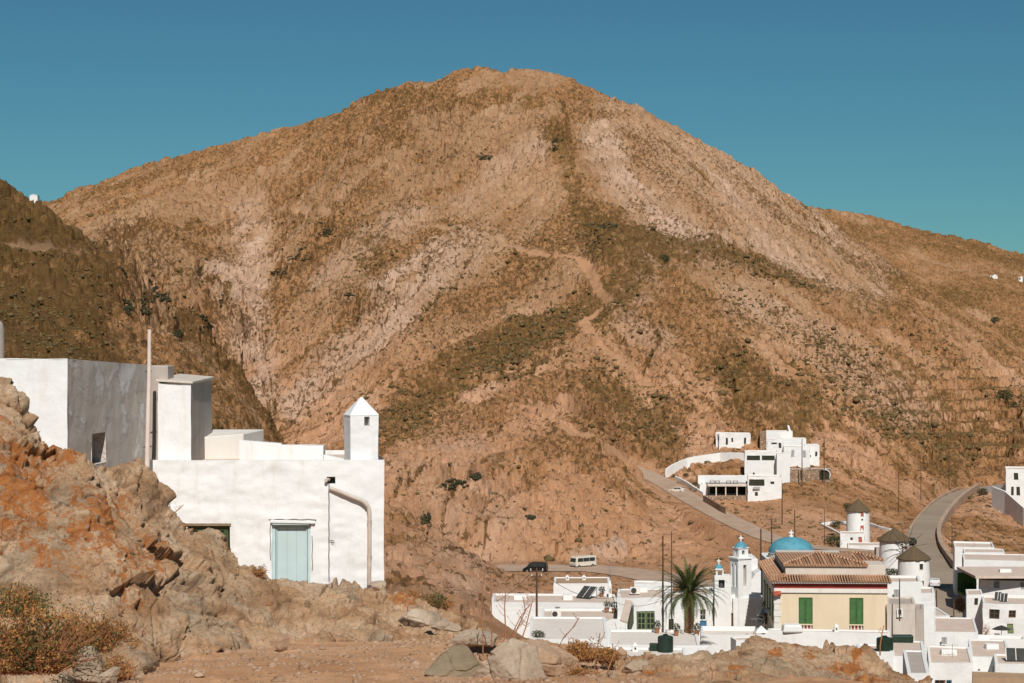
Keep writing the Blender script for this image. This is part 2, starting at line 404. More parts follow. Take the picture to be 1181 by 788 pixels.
# ================================================================ TERRAIN (real hills: each ridge has its own distance)
cols = np.concatenate([np.arange(-420, -20, 3.2), np.arange(-20, 1202, 1.15), np.arange(1202, 1620, 3.2)]).astype(np.float32)
rows = np.concatenate([np.arange(40, 420, 1.9), np.arange(420, 700, .62), np.arange(700, 1060, .85), np.arange(1060, 1300, 6), np.arange(1300, 2100, 4.5), np.arange(2100, 2900, 40)]).astype(np.float32)
def lines_surface(lines, cols, rows, beyond=-.6, before=-1.2):
    """lines: list of [(px, D, value, 'z'|'y')...] from near to far -> height grid (rows x cols)"""
    Ds = []; Zs = []
    for ln in lines:
        px = np.array([p[0] for p in ln], float); D = np.array([p[1] for p in ln], float)
        z = np.array([(p[2] if len(p) > 3 else (CY-p[2])/F*p[1]) for p in ln], float)
        Ds.append(np.interp(cols, px, D)); Zs.append(np.interp(cols, px, z))
    Ds = np.array(Ds); Zs = np.array(Zs)
    out = np.empty((len(rows), len(cols)), np.float32)
    for j in range(len(cols)):
        d = Ds[:, j]; z = Zs[:, j]
        v = np.interp(rows, d, z)
        v = np.where(rows > d[-1], z[-1]+beyond*(rows-d[-1]), v)
        v = np.where(rows < d[0], z[0]+before*(d[0]-rows), v)
        out[:, j] = v
    return out
def Z(D, *pts): return [(p[0], D, p[1], 'z') for p in pts]
crest = [(-420,330),(-200,290),(0,246),(60,233),(110,214),(150,200),(200,185),(250,173),(300,159),(350,144),(400,130),(425,112),(440,108),(470,96),(485,99),(500,96),(530,84),(560,80),(580,85),(600,79),(620,79),(640,85),(660,94),(700,111),(730,124),(760,139),(800,160),(850,190),(880,206),(905,226),(930,237),(960,262),(1000,288),(1060,328),(1110,358),(1181,405),(1300,450),(1620,520)]
main = [
 Z(2,(-420,-1.6),(1620,-1.6)), Z(8,(-420,-2.),(1620,-2.)), Z(20,(-420,-3.3),(1000,-3.3),(1100,-4.0),(1620,-4.4)),
 Z(26,(-420,-3.75),(600,-3.75),(1000,-4.3),(1080,-5.2),(1620,-5.6)),
 Z(32,(-420,-4.1),(470,-4.3),(560,-5.6),(1100,-7),(1620,-7)),
 Z(43,(-420,-5.0),(450,-5.3),(500,-7.5),(600,-9.5),(1620,-10)),
 Z(60,(-420,-7),(400,-8.5),(600,-14),(1620,-15)),
 Z(100,(-420,-13),(300,-14),(500,-15),(600,-21.5),(1000,-22),(1620,-26)),
 Z(140,(-420,-15),(300,-16.5),(450,-17),(540,-17.1),(560,-17.7),(580,-18.0),(600,-18.6),(622,-19.9),(640,-21.5),(655,-24),(680,-26),(900,-26.5),(1050,-31),(1620,-33)),
 Z(170,(-420,-18),(300,-21),(540,-21.5),(570,-24),(600,-26),(650,-26),(900,-26),(1000,-27),(1060,-31),(1110,-33.5),(1620,-34)),
 Z(210,(-420,-25),(300,-27),(450,-28),(560,-30),(620,-28.5),(1000,-28),(1080,-34),(1620,-36)),
 Z(270,(-420,-28),(300,-31),(420,-32),(500,-34),(560,-36),(620,-37.5),(1000,-36.5),(1100,-41),(1620,-41)),
 Z(330,(-420,-30),(300,-33),(420,-34.5),(480,-37),(540,-40.5),(600,-43.5),(800,-44.5),(900,-46),(1050,-45.5),(1100,-43),(1620,-42.5)),
 Z(400,(-420,-32),(300,-34),(420,-33.5),(470,-36),(520,-39.5),(560,-43.5),(590,-46),(780,-46.5),(900,-45.5),(960,-45.5),(1050,-45),(1075,-43.3),(1110,-43.5),(1180,-46),(1620,-46)),
 Z(440,(-420,-32),(300,-33),(430,-31),(480,-33),(530,-37),(570,-42.5),(600,-45),(740,-46.5),(800,-45),(860,-43.5),(930,-43),(960,-42.3),(1020,-42.3),(1050,-42.6),(1110,-43.5),(1180,-44),(1620,-42)),
 Z(475,(-420,-31),(300,-31.5),(450,-29),(540,-30),(600,-35),(740,-41.5),(800,-43),(860,-43),(930,-41.5),(1000,-41.3),(1050,-42),(1110,-42.5),(1150,-43.5),(1180,-43.5),(1620,-40)),
 Z(510,(-420,-28),(300,-36),(450,-28),(540,-27),(600,-25.5),(690,-29),(740,-37),(800,-39.8),(870,-39.5),(900,-38.5),(950,-37),(1050,-41),(1100,-42),(1150,-41),(1181,-43),(1620,-40)),
 Z(530,(-420,-27),(300,-35),(450,-25),(540,-24.5),(600,-23.5),(690,-26.5),(740,-34.3),(770,-34.5),(800,-34.6),(860,-34.6),(900,-34.5),(960,-34.3),(1050,-39.5),(1100,-41.9),(1150,-39.5),(1181,-40),(1620,-37)),
 Z(556,(-420,-26),(300,-33),(450,-22),(540,-22.3),(600,-20.5),(690,-22.5),(740,-30),(770,-31.5),(860,-28.6),(900,-28.3),(945,-28.5),(960,-30),(1050,-37),(1100,-41.7),(1150,-39.3),(1181,-38.5),(1620,-33)),
 Z(600,(-420,-20),(0,-24),(250,-27),(330,-26),(450,-17.5),(540,-18),(600,-15.5),(690,-17.5),(750,-21),(850,-22),(900,-21.5),(950,-22),(1050,-30),(1110,-41.8),(1140,-41.5),(1181,-36),(1620,-25)),
 [(-420,700,320),(0,700,330),(200,700,345),(300,700,405),(330,700,398),(450,700,345),(600,700,372),(650,700,352),(690,700,345),(800,700,325),(900,700,365),(1000,700,405),(1060,700,440),(1120,700,480),(1181,700,478),(1620,700,440)],
 [(-420,850,300),(0,850,290),(100,850,262),(200,850,250),(290,850,300),(320,850,285),(400,850,230),(500,850,210),(600,850,222),(660,850,205),(720,850,232),(800,850,250),(900,850,298),(1000,850,350),(1100,850,392),(1181,850,430),(1620,850,500)],
 [(x, 1000, y) for x, y in crest],
 [(x, 1060, y+8) for x, y in crest],
 ]
H = lines_surface(main, cols, rows, -.35)
left_hill = [
 [(-420,300,560),(170,300,560),(340,330,700),(420,330,1500)],
 [(-420,430,330),(0,430,345),(100,430,385),(200,440,450),(300,450,545),(345,460,640),(400,460,1400)],
 [(-420,500,130),(-120,500,150),(-40,510,185),(0,520,207),(12,522,216),(30,524,229),(60,528,243),(100,535,268),(140,545,300),(180,555,346),(240,575,394),(280,590,438),(315,600,484),(345,600,545),(400,600,1200)]]
LH = lines_surface(left_hill, cols, rows, -.45, -1.)
far_hill = [
 [(-420,1150,520),(1620,1150,520)],
 [(860,1500,420),(930,1500,330),(1181,1500,345),(1620,1500,360)],
 [(-420,1750,420),(700,1750,330),(860,1750,236),(900,1750,233),(930,1750,236),(960,1750,241),(1000,1750,247),(1040,1750,259),(1080,1750,269),(1130,1750,277),(1181,1750,292),(1300,1750,310),(1620,1750,380)]]
FH = lines_surface(far_hill, cols, rows, -.3, -.6)
spur = [
 [(600,560,620),(690,560,560),(900,560,505),(1000,560,540),(1100,580,575),(1200,600,590),(1620,600,640)],
 [(600,660,520),(690,660,400),(760,660,372),(850,660,380),(950,660,420),(1050,660,460),(1150,660,500),(1620,660,560)],
 [(560,760,520),(620,760,400),(660,760,300),(690,760,268),(720,760,268),(760,760,278),(800,760,290),(850,760,300),(900,760,314),(960,760,334),(1040,760,364),(1110,760,388),(1181,760,418),(1620,760,560)]]
SP = lines_surface(spur, cols, rows, -.28, -1.)
def smax(a, b, k):
    h = np.clip(.5+.5*(a-b)/k, 0, 1); return b+(a-b)*h+k*h*(1-h)
def blur(A, nr, nc):
    def b1(A, n, ax):
        if n < 1: return A
        pad = [(0, 0), (0, 0)]; pad[ax] = (n+1, n)
        c = np.cumsum(np.pad(A.astype(np.float64), pad, mode='edge'), axis=ax)
        if ax == 0: return ((c[2*n+1:]-c[:-2*n-1])/(2*n+1)).astype(np.float32)
        return ((c[:, 2*n+1:]-c[:, :-2*n-1])/(2*n+1)).astype(np.float32)
    return b1(b1(A, nr, 0), nc, 1)
Hs = blur(blur(H, 6, 9), 6, 9)
# keep the summit outline crisp
sil = sstep(930, 985, rows)[:, None]*np.ones_like(H)
Hs = Hs*(1-sil)+blur(H, 3, 1)*sil
H = smax(Hs, blur(SP, 5, 8), 3.)
H = smax(H, blur(LH, 3, 6), 2.)
H = smax(H, blur(FH, 3, 4), 4.)
PX, DD = np.meshgrid(cols, rows)
X = (PX-CX)/F*DD; Y = DD
def py_of(z): return CY-F*z/DD
PYb = py_of(H)      # where each base point shows; used only to place zones, which then stay on the ground

def pl_dist(pts, px, py):
    d = np.full(px.shape, 1e9, np.float32)
    for (x0, y0), (x1, y1) in zip(pts[:-1], pts[1:]):
        dx, dy = x1-x0, y1-y0; t = np.clip(((px-x0)*dx+(py-y0)*dy)/(dx*dx+dy*dy+1e-9), 0, 1)
        d = np.minimum(d, np.hypot(px-x0-t*dx, py-y0-t*dy))
    return d
wX = PX+16*fbm(X, Y, 0*X, 34, 4)+7*fbm(X, Y, 0*X+9, 9, 3); wY = PYb+12*fbm(X, Y, 0*X+40, 34, 4)+5*fbm(X, Y, 0*X+60, 9, 3)
def ell(cx, cy, rx, ry, rot=0):
    c, s = math.cos(rot), math.sin(rot); u = (PX-cx)*c+(PYb-cy)*s; v = -(PX-cx)*s+(PYb-cy)*c
    return np.clip(1.35-np.sqrt((u/rx)**2+(v/ry)**2), 0, 1)
def band(pts, w): return np.clip(1.45-pl_dist(pts, wX, wY)/w*.9, 0, 1)
far = DD > 300
onleft = (PX < 352)*(blur(LH, 3, 6) > blur(H, 2, 2)-2.5)
wob = fbm(X, Y, 0*X, 60, 5)
# ---- zones
scrub = 0.03+0*X
L = np.zeros_like(X); L[onleft] = 1
scrub = np.maximum(scrub, L*np.clip(.8-.55*np.clip((wX-110)/50, 0, 1)*sstep(235, 260, wY), 0, 1))
scrub = np.maximum(scrub, L*band([(230,400),(300,480),(330,540)], 45)*.7)
for pts, w, a in [([(425,520),(470,480),(520,445),(600,400),(680,362),(745,320),(790,292)], 20, .85), ([(640,165),(655,200),(668,235),(690,262),(760,280),(830,300),(900,318),(970,340),(1060,372),(1160,410)], 13, 1.),
                  ([(990,345),(1060,400),(1110,450),(1150,490)], 42, .62), ([(880,240),(950,285),(1010,335),(1070,370)], 9, .6), ([(700,270),(720,320),(690,360)], 26, .85), ([(430,115),(520,120),(590,110)], 10, .8),
                  ([(580,115),(600,130),(620,120)], 12, .9), ([(450,160),(480,175)], 12, .9), ([(330,245),(400,262),(445,300)], 20, .5), ([(800,360),(900,380),(1010,400)], 26, .3), ([(110,225),(250,185),(400,140)], 12, .6),
                  ([(840,425),(870,460),(930,480)], 26, .75), ([(690,455),(730,480),(760,500)], 26, .75), ([(950,440),(1050,500),(1100,545)], 24, .5), ([(1000,410),(1080,440),(1181,430)], 26, .4), ([(880,490),(1000,470)], 30, .3)]:
    scrub = np.maximum(scrub, band(pts, w)*a*(1-L))
scrub = np.where(L > .5, scrub, scrub*.82)
FHm = (DD > 1200)*1.
scrub = np.where(DD > 1200, .62, scrub)
scrub = np.maximum(scrub, (1-L)*sstep(985, 1040, PX)*(DD > 620)*.45)
scree = 0*X
for pts, w, a in [([(290,245),(292,300),(285,350),(290,400),(310,450)], 17, 1.), ([(250,315),(275,350),(290,380)], 12, .9), ([(340,465),(420,400),(500,330),(560,280)], 16, .75), ([(430,350),(500,300),(520,290)], 9, .9),
                  ([(690,165),(720,215),(760,252),(830,285)], 17, 1.), ([(540,240),(600,190),(620,180)], 15, .8), ([(840,230),(880,270),(930,300),(1000,335)], 20, .95), ([(700,120),(760,150),(850,215)], 14, .5), ([(745,330),(720,370),(760,400)], 18, .45),
                  ([(370,330),(430,280),(480,250)], 14, .5), ([(860,345),(930,370),(1000,440),(1060,480)], 20, .5), ([(520,540),(560,600),(540,660)], 45, .45), ([(900,205),(960,280)], 7, .8), ([(250,350),(310,470)], 10, .6)]:
    scree = np.maximum(scree, band(pts, w)*a*(1-L))
scree = np.maximum(scree, (1-L)*sstep(700, 760, PX)*(PYb < 320)*(DD < 1200)*.35)
red = np.clip((PYb-330)/160, 0, 1)*.9*(1-L)+.12
red = np.maximum(red, band([(455,560),(450,640),(480,700)], 22)); red = np.maximum(red, band([(540,570),(620,560),(700,580)], 30)*.9)
craggy = np.clip(np.maximum.reduce([band([(150,285),(170,340),(240,365),(280,400)], 40)*1.3, band([(300,300),(420,200),(520,180)], 60)*.8, ell(500,140,120,50), ell(420,240,110,45)*.8, ell(300,215,150,40)*.7, ell(860,270,110,60)*.6, ell(600,200,60,40)*.7, ell(420,355,70,40)*.9, ell(640,150,90,50)*.7, ell(530,560,70,30)*.8, .35+0*X]), 0, 1.3)
# ---- relief
amp = np.maximum(sstep(300, 480, DD), .8*sstep(120, 150, DD)*(1-sstep(545, 580, PX)))*(1-.72*sstep(540, 560, wY)*sstep(720, 760, PX)*(DD < 640))*(1-.6*sstep(800, 830, PX)*(1-sstep(950, 990, PX))*sstep(490, 510, wY)*(DD < 640))
Zz = 0*X
n = fbm(X, Y, 0*X, 70, 3); H = H+amp*n*3.0*(1-sil*.6)
mR = sstep(660, 720, wX+.25*(PYb-300)); hk = 1-.75*sstep(505, 540, wY)
u, v = X*.88-Y*.475, X*.475+Y*.88; u2, v2 = X*.88+Y*.475, -X*.475+Y*.88
st = (fbm(u, v*.12, 0*X, 22, 5, .55, ridged=True)*(1-mR)+fbm(u2, v2*.12, 0*X, 22, 5, .55, ridged=True)*mR)*hk
H = H+amp*st*(1.5+2.2*craggy)*(1-.45*sil)
st2 = (fbm(u+50, v*.12, 0*X, 7, 4, .6, ridged=True)*(1-mR)+fbm(u2+50, v2*.12, 0*X, 7, 4, .6, ridged=True)*mR)*hk; H = H+amp*st2*(.7+.9*craggy)
f1, f2, cid = worley(u+3*fbm(X, Y, 0*X, 14, 3), v*.5, H*1.0, 11.)
H = H+amp*craggy*(cid*2.1-np.exp(-((f2-f1)/.10)**2)*2.2)
f1, f2, cid = worley(X+1.2*fbm(X, Y, 0*X+5, 5, 3), Y*.8, H, 3.6)
H = H+amp*(.55+1.15*craggy)*(cid*1.0-np.exp(-((f2-f1)/.12)**2)*.6)
f1, f2, cid = worley(X+.6*fbm(X, Y, 0*X+5, 2, 2), Y*.8, H, 1.7)
H = H+amp*(.35+.45*craggy)*(cid*.55+.5*np.clip(.5-f1, 0, 1))
H = H+amp*fbm(X, Y, H, 2.6, 4, .6)*(.5+.5*craggy)
H = H+(1-amp)*(fbm(X, Y, H, 9, 4)*.35+fbm(X, Y, H, 2.2, 3)*.15)
fo, fe = facets(u+3*fbm(X, Y, 0*X, 14, 3), v*.6, H, 15.); H = H+amp*craggy*fo*3.2*(1-.7*sil)
fo, fe = facets(u+1.5*fbm(X, Y, 0*X, 7, 3), v*.7, H, 5.); H = H+amp*(.2+.8*craggy)*fo*1.5*(1-.5*sil)
# drainage creases and ledges seen on the slope
crease = 0*X; qx = PX+3.5*fbm(X, Y, 0*X+3, 16, 4); qy = PYb+3*fbm(X, Y, 0*X+13, 16, 4)
for pts, w_, a_ in [([(560,272),(585,254),(602,240),(626,211),(642,200)],1.6,1.),([(648,118),(655,160),(662,205),(676,240),(690,262),(720,282),(770,282)],2.2,1.),([(500,300),(488,330),(465,350),(440,380)],1.5,.7),([(312,320),(345,298),(380,283)],2.5,.9),
   ([(400,232),(425,212),(450,203),(492,180)],1.5,.8),([(330,485),(370,452),(405,428),(470,380),(520,335),(548,300)],2.,.7),([(880,500),(850,470),(838,430)],2,.5),([(900,470),(960,492),(1010,520)],2,.5),([(985,400),(1030,450),(1070,500),(1095,545)],2.5,.8),
   ([(945,325),(1010,380),(1060,430),(1090,470)],2.,.7),([(905,212),(960,275),(1030,345),(1070,372)],1.8,.7),([(452,445),(520,412),(590,388),(680,352)],2.,.8),([(430,500),(470,470),(540,450),(600,440),(650,412)],2.,.7),([(690,455),(735,475),(800,470)],2.,.6),
   ([(455,570),(480,530),(520,510),(580,500),(640,505)],2,.5),([(230,305),(262,345),(280,385),(312,470)],2.,.7),([(330,270),(318,330),(305,400),(318,470)],1.6,.6),([(150,250),(210,262),(260,255),(330,262)],1.5,.5),([(120,290),(180,300),(220,320),(250,370)],2,.7),
   ([(470,560),(500,545),(545,560),(590,550),(640,575)],1.8,.8),([(540,640),(580,590),(610,560)],1.6,.6),([(480,640),(500,600),(530,575)],1.6,.6),([(640,640),(655,600),(690,560)],1.6,.5),([(700,300),(735,318),(790,310),(850,330)],2,.7),([(700,345),(745,365),(760,400),(740,440)],2,.7),
   ([(800,330),(830,370),(880,400),(930,440)],2,.6),([(690,190),(720,235),(780,275)],1.5,.6),([(760,160),(820,215),(900,280),(980,330)],1.6,.6),([(420,120),(450,128),(520,112),(600,118)],1.6,.7),([(440,180),(500,150),(560,140),(600,120)],1.5,.5),([(350,180),(400,165),(430,140)],1.5,.6)]:
    d_ = pl_dist(pts, qx, qy)/w_; crease = np.maximum(crease, a_*np.clip(1.5-d_, 0, 1)*np.clip(.75+1.6*fbm(X, Y, 0*X+31, 22, 3), .0, 1))
crease *= far*(DD < 1200); H = H-crease*1.8
scrub = np.maximum(scrub, crease*1.25)
# gully of the dark ravine at the left and hollows in the cliff
def pock(px, py, rx, ry, dep, rot=0):
    global H
    H = H-dep*np.clip(ell(px, py, rx, ry, rot)*1.6, 0, 1)*(amp > .5)
for a in [(177,338,9,14,9,.2),(190,345,9,7,7,-.4),(146,357,7,8,6,0),(168,362,7,4,5,0),(237,380,10,6,6,.2),(320,315,14,4,5,-.4),(345,300,18,3,4,-.3),(375,270,10,4,6,-.5),(560,181,11,4,7,-.3),(403,343,8,4,5,-.5),(230,315,5,7,4,0),(525,560,20,5,5,-.15),(548,552,7,4,4,-.3),(490,601,9,4,3,-.3),(205,385,7,5,5,0),(145,322,4,4,4,0),(1163,470,6,5,2,0)]: pock(*a)
# terraces on the right
tm = np.clip(np.maximum(ell(1120,470,75,60), ell(1150,520,50,20)), 0, 1)*(DD > 560)
stp = 3.2; fr = (H/stp) % 1.0
H = H+tm*(np.floor(H/stp)*stp+stp*sstep(.75, 1., fr)-H)*.9
terr_edge = tm*sstep(.72, .85, fr)
scrub = np.clip(scrub*(1-.8*terr_edge), 0, 1); red = np.maximum(red, terr_edge*.8)
# ---- roads, carved level across
def smooth_pl(pts, n=14):
    out = []
    pts = [Vector(p) for p in pts]
    for i in range(len(pts)-1):
        p0 = pts[max(i-1, 0)]; p1 = pts[i]; p2 = pts[i+1]; p3 = pts[min(i+2, len(pts)-1)]
        for k in range(n):
            t = k/n; out.append(.5*((2*p1)+(-p0+p2)*t+(2*p0-5*p1+4*p2-p3)*t*t+(-p0+3*p1-3*p2+p3)*t**3))
    out.append(pts[-1]); return out
def near_pl(pl):
    a = np.array([tuple(p) for p in pl]); m = (X > a[:, 0].min()-25) & (X < a[:, 0].max()+25) & (Y > a[:, 1].min()-25) & (Y < a[:, 1].max()+25)
    x = X[m]; y = Y[m]; best = np.full(x.shape, 1e9); z = np.zeros(x.shape)
    for p, q in zip(a[:-1], a[1:]):
        d = q-p; t = np.clip(((x-p[0])*d[0]+(y-p[1])*d[1])/(d[0]**2+d[1]**2+1e-9), 0, 1)
        ds = np.hypot(x-p[0]-t*d[0], y-p[1]-t*d[1]); k = ds < best; best[k] = ds[k]; z[k] = (p[2]+t*d[2])[k]
    return m, best, z
def carve(pl, half, soft, low=.12):
    m, d, z = near_pl(pl); w = 1-sstep(half, half+soft, d); H[m] = H[m]*(1-w)+(z-low)*w
    scrub[m] *= (1-w)
def pz(px, py, D): return P(px, py, D)
road_r = smooth_pl([pz(1150,561,600), pz(1134,562.5,592), pz(1118,566,577), pz(1094,577,548), pz(1078,590,512), pz(1063,612,458), pz(1064,632,418), pz(1078,652,385), pz(1090,674,352), pz(1098,695,326), pz(1108,722,298), pz(1116,745,276)])
road_l = smooth_pl([pz(640,508,590), pz(700,526,566), pz(738,543,552), pz(768,558,530), pz(800,577,500), pz(845,601,465), pz(890,621,438), pz(930,630,424), pz(1000,636,408), pz(1060,642,402)])
park = smooth_pl([pz(574,655,424), pz(600,655,424), pz(640,655,424), pz(690,656,424), pz(740,662,414), pz(790,672,398), pz(840,680,386)])
carve(park, 12.5, 8); carve(road_l, 3.8, 4); carve(road_r, 3.6, 3)
# walking trail on the mountain: follows the ground, only slightly worn in
def hitgrid(px, py, Hg=None, Dmin=42):
    """first ground point seen in that direction"""
    Hg = H if Hg is None else Hg
    j = int(np.clip(np.searchsorted(cols, px), 1, len(cols)-1)); 
    pc = CY-F*Hg[:, j]/rows
    ok = np.where((pc <= py) & (rows > Dmin))[0]
    i = ok[0] if len(ok) else len(rows)-1
    return Vector(((px-CX)/F*rows[i], rows[i], Hg[i, j]))
trail_px = [(225,240),(260,238),(330,240),(380,247),(425,249),(470,256),(530,264),(568,273),(600,288),(640,295),(672,303),(684,318),(690,335),(702,348),(692,358),(676,370),(680,385),(700,404),(718,420),(735,433),(750,447)]
Hb = blur(H, 8, 6)
path_m = 0*X
for seg, w in ((trail_px, 1.3), ([(0,280),(50,286),(100,292)], .9), ([(660,500),(700,520),(740,540)], 3.), ([(905,575),(960,585),(1030,600)], 1.8)):
    pl = smooth_pl([hitgrid(x, y, Hb, 300) for x, y in seg], 8)
    m, d, z = near_pl(pl); wv = w*(1+.0*d)
    k = 1-sstep(wv*.7, wv*1.7, d+.7*fbm(X[m], Y[m], 0*d, 7, 3))
    path_m[m] = np.maximum(path_m[m], k); H[m] = H[m]*(1-.85*k)+(Hb[m]-.1)*.85*k
scrub *= (1-path_m); scree = np.maximum(scree, path_m*0.); red = np.where(path_m > .4, np.where(PYb > 300, 1., .3), red)
scrub = np.clip(scrub*(1+.9*wob)+.2*wob*(scrub > .15), 0, 1); scree *= np.clip(.85+1.2*wob, 0, 1.1)
cut = band([(672,640),(720,640)], 7)*(DD < 520); scree = np.maximum(scree, cut)
# ---- mesh
vv = np.stack([X, Y, H], -1).reshape(-1, 3)
keep_rows = len(rows)
me = np_mesh('hillside', vv, grid_quads(len(rows), len(cols)), smooth=True)
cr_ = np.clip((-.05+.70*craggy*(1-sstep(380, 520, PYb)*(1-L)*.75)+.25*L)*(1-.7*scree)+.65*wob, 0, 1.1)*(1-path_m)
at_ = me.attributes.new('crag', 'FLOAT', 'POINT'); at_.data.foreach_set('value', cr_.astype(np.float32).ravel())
for nm_, ar_ in (('olive', np.clip(L*np.clip(1.1-1.0*sstep(95, 175, wX)*sstep(240, 270, wY), 0, 1)+band([(700,270),(740,300),(700,345)], 24)*.5, 0, 1)), ('lean', mR), ('trail', np.clip(path_m*1.2, 0, 1)*.6*np.clip(.8+1.2*wob, .3, 1.2))):
    at_ = me.attributes.new(nm_, 'FLOAT', 'POINT'); at_.data.foreach_set('value', ar_.astype(np.float32).ravel())
ca = me.color_attributes.new('zones', 'FLOAT_COLOR', 'POINT')
ca.data.foreach_set('color', np.stack([scrub, scree, red, 0*X+1], -1).astype(np.float32).ravel())
hill = link('hillside', me, M['mountain']); tag(hill, 'bare brown rocky mountain and its scrubby lower slopes', 'mountain', kind='structure')
def ground(x, y):
    j = np.interp(x/y*F+CX, cols, np.arange(len(cols))); i = np.interp(y, rows, np.arange(len(rows)))
    return float(H[int(round(i)), int(round(j))])
def ribbon(name, pl, half, mat, label, lift=.0, jit=.25):
    vs = []; n = len(pl); K = 6
    for i, p in enumerate(pl):
        t = (pl[min(i+1, n-1)]-pl[max(i-1, 0)]); t.z = 0; t.normalize(); nrm = Vector((t.y, -t.x, 0))
        for k in range(K+1):
            s = -1+2*k/K; e = 0*jit*float(fbm(np.float32(i*.35), np.float32(k*3.1), np.float32(half), 1.3, 2))*(abs(s) > .9)
            vs.append(tuple(p+nrm*(s*half+e*s)+Vector((0, 0, lift))))
    me = np_mesh(name, vs, grid_quads(n, K+1)); o = link(name, me, mat); return tag(o, label, 'road', kind='structure')
ribbon('road', road_r, 2.95, M['asphalt'], 'grey asphalt road curving uphill behind the windmills')
ribbon('road', road_l, 3.1, M['track'], 'pale road running down past the hillside tavern')
ribbon('road', park, 6.0, M['track'], 'paved turning area below the rock cutting')
print('terrain', vv.shape)

# ---- scrub bushes, far too many to count
def blob_template(seed, sub=1):
    import bmesh
    bm = bmesh.new(); bmesh.ops.create_icosphere(bm, subdivisions=sub, radius=1)
    r = random.Random(seed)
    for v in bm.verts: v.co *= r.uniform(.65, 1.25); v.co.z = max(v.co.z, -.3)*.85
    vs = np.array([tuple(v.co) for v in bm.verts], np.float32); fs = np.array([[v.index for v in f.verts] for f in bm.faces], np.int32); bm.free(); return vs, fs
tm5 = [blob_template(i) for i in range(6)]
W = (DD > 380)*(DD < 900)*(1-.75*sstep(700, 860, DD))*(PX > -30)*(PX < 1210)*(.03+scrub*.35+.06*(red > .5)*(scrub > .08))*(DD[...]/500.)
dm = fbm(X, Y, 0*X, 25, 4); W = W*np.clip(dm*2.2+.55, .02, 1.5)*(1-path_m)
for pl, hf in ((park, 12), (road_l, 5), (road_r, 5)):
    m, d, z = near_pl(pl); W[m] *= (d > hf)
W[(scree > .55)] *= .2
Wf = (W*np.gradient(rows)[:, None]*np.gradient(cols)[None, :]).ravel(); Wf = np.clip(Wf, 0, None); Wf /= Wf.sum()
idx = nrg.choice(len(Wf), 34000, replace=True, p=Wf)
VS = []; FS = []; off = 0
for q, i in enumerate(idx):
    t = tm5[q % 6]; x, y, z = vv[i]; s = nrg.gamma(4, .062)*(1.45 if y > 600 else 1.)*(.8 if nrg.rand() < .7 else 1.35); a = nrg.rand()*6.28
    ca_, sa = math.cos(a), math.sin(a); p = t[0]*np.array([s*nrg.uniform(.8, 1.25), s, s*1.05], np.float32)
    p = np.stack([p[:, 0]*ca_-p[:, 1]*sa+x+nrg.uniform(-.4, .4), p[:, 0]*sa+p[:, 1]*ca_+y, p[:, 2]+z], -1)
    VS.append(p); FS.append(t[1]+off); off += len(p)
o = link('scrub', np_mesh('scrub', np.concatenate(VS), tris=np.concatenate(FS)), M['scrub']); tag(o, 'low dry scrub dotted over the hillside', 'scrub', kind='stuff')

VS = []; FS = []; off = 0      # dark clumps added to stand in for shade in the crevices
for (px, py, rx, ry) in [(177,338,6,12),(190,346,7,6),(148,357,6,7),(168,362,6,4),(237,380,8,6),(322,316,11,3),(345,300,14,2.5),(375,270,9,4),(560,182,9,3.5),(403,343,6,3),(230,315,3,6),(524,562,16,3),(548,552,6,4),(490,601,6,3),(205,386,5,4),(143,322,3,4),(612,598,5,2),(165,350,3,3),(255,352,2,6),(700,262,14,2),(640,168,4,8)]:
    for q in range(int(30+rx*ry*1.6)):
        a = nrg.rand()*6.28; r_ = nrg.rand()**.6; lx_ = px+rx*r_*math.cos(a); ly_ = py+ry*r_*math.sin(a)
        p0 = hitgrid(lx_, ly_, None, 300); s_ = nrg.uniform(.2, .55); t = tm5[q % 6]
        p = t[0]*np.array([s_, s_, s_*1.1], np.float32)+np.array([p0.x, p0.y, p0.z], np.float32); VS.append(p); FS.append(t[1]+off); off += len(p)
o = link('shade_clumps', np_mesh('shade_clumps', np.concatenate(VS), tris=np.concatenate(FS)), M['crevice']); tag(o, 'dark clumps added as shade in the rock crevices', 'scrub', kind='stuff')

# ================================================================ NEAR GROUND
def near_surface(lines, px0, px1, dpx, rws):
    c = np.arange(px0, px1, dpx).astype(np.float32)
    S = lines_surface(lines, c, rws, -.4, -1.); return c, S
nr_rows = np.concatenate([np.arange(2, 16, .4), np.arange(16, 34, .045), np.arange(34, 45, .1)]).astype(np.float32)
nc = np.concatenate([np.arange(-420, 1620, 2.2)]).astype(np.float32)
G = lines_surface(main[:8], nc, nr_rows); G = blur(G, 10, 10)
gx, gd = np.meshgrid(nc, nr_rows); GX = (gx-CX)/F*gd
G = G+fbm(GX, gd, 0*G, 2.2, 5)*.16*sstep(8, 16, gd)+fbm(GX, gd, 0*G, .35, 4)*.03
f1, f2, cid = worley(GX, gd, 0*G, .5); G = G+np.clip(.32-f1, 0, 1)*.16*(cid > .55)
f1, f2, cid = worley(GX, gd, 0*G+3, .17); G = G+np.clip(.3-f1, 0, 1)*.10*(cid > .3)
G = G-.25*sstep(40, 44.5, gd)
o = link('dirt_ground', np_mesh('dirt_ground', np.stack([GX, gd, G], -1).reshape(-1, 3), grid_quads(len(nr_rows), len(nc))), M['dirt']); tag(o, 'orange dry dirt ledge in the foreground', 'ground', kind='structure')
def nground(px, D): return float(G[int(np.argmin(abs(nr_rows-D))), int(np.argmin(abs(nc-px)))])

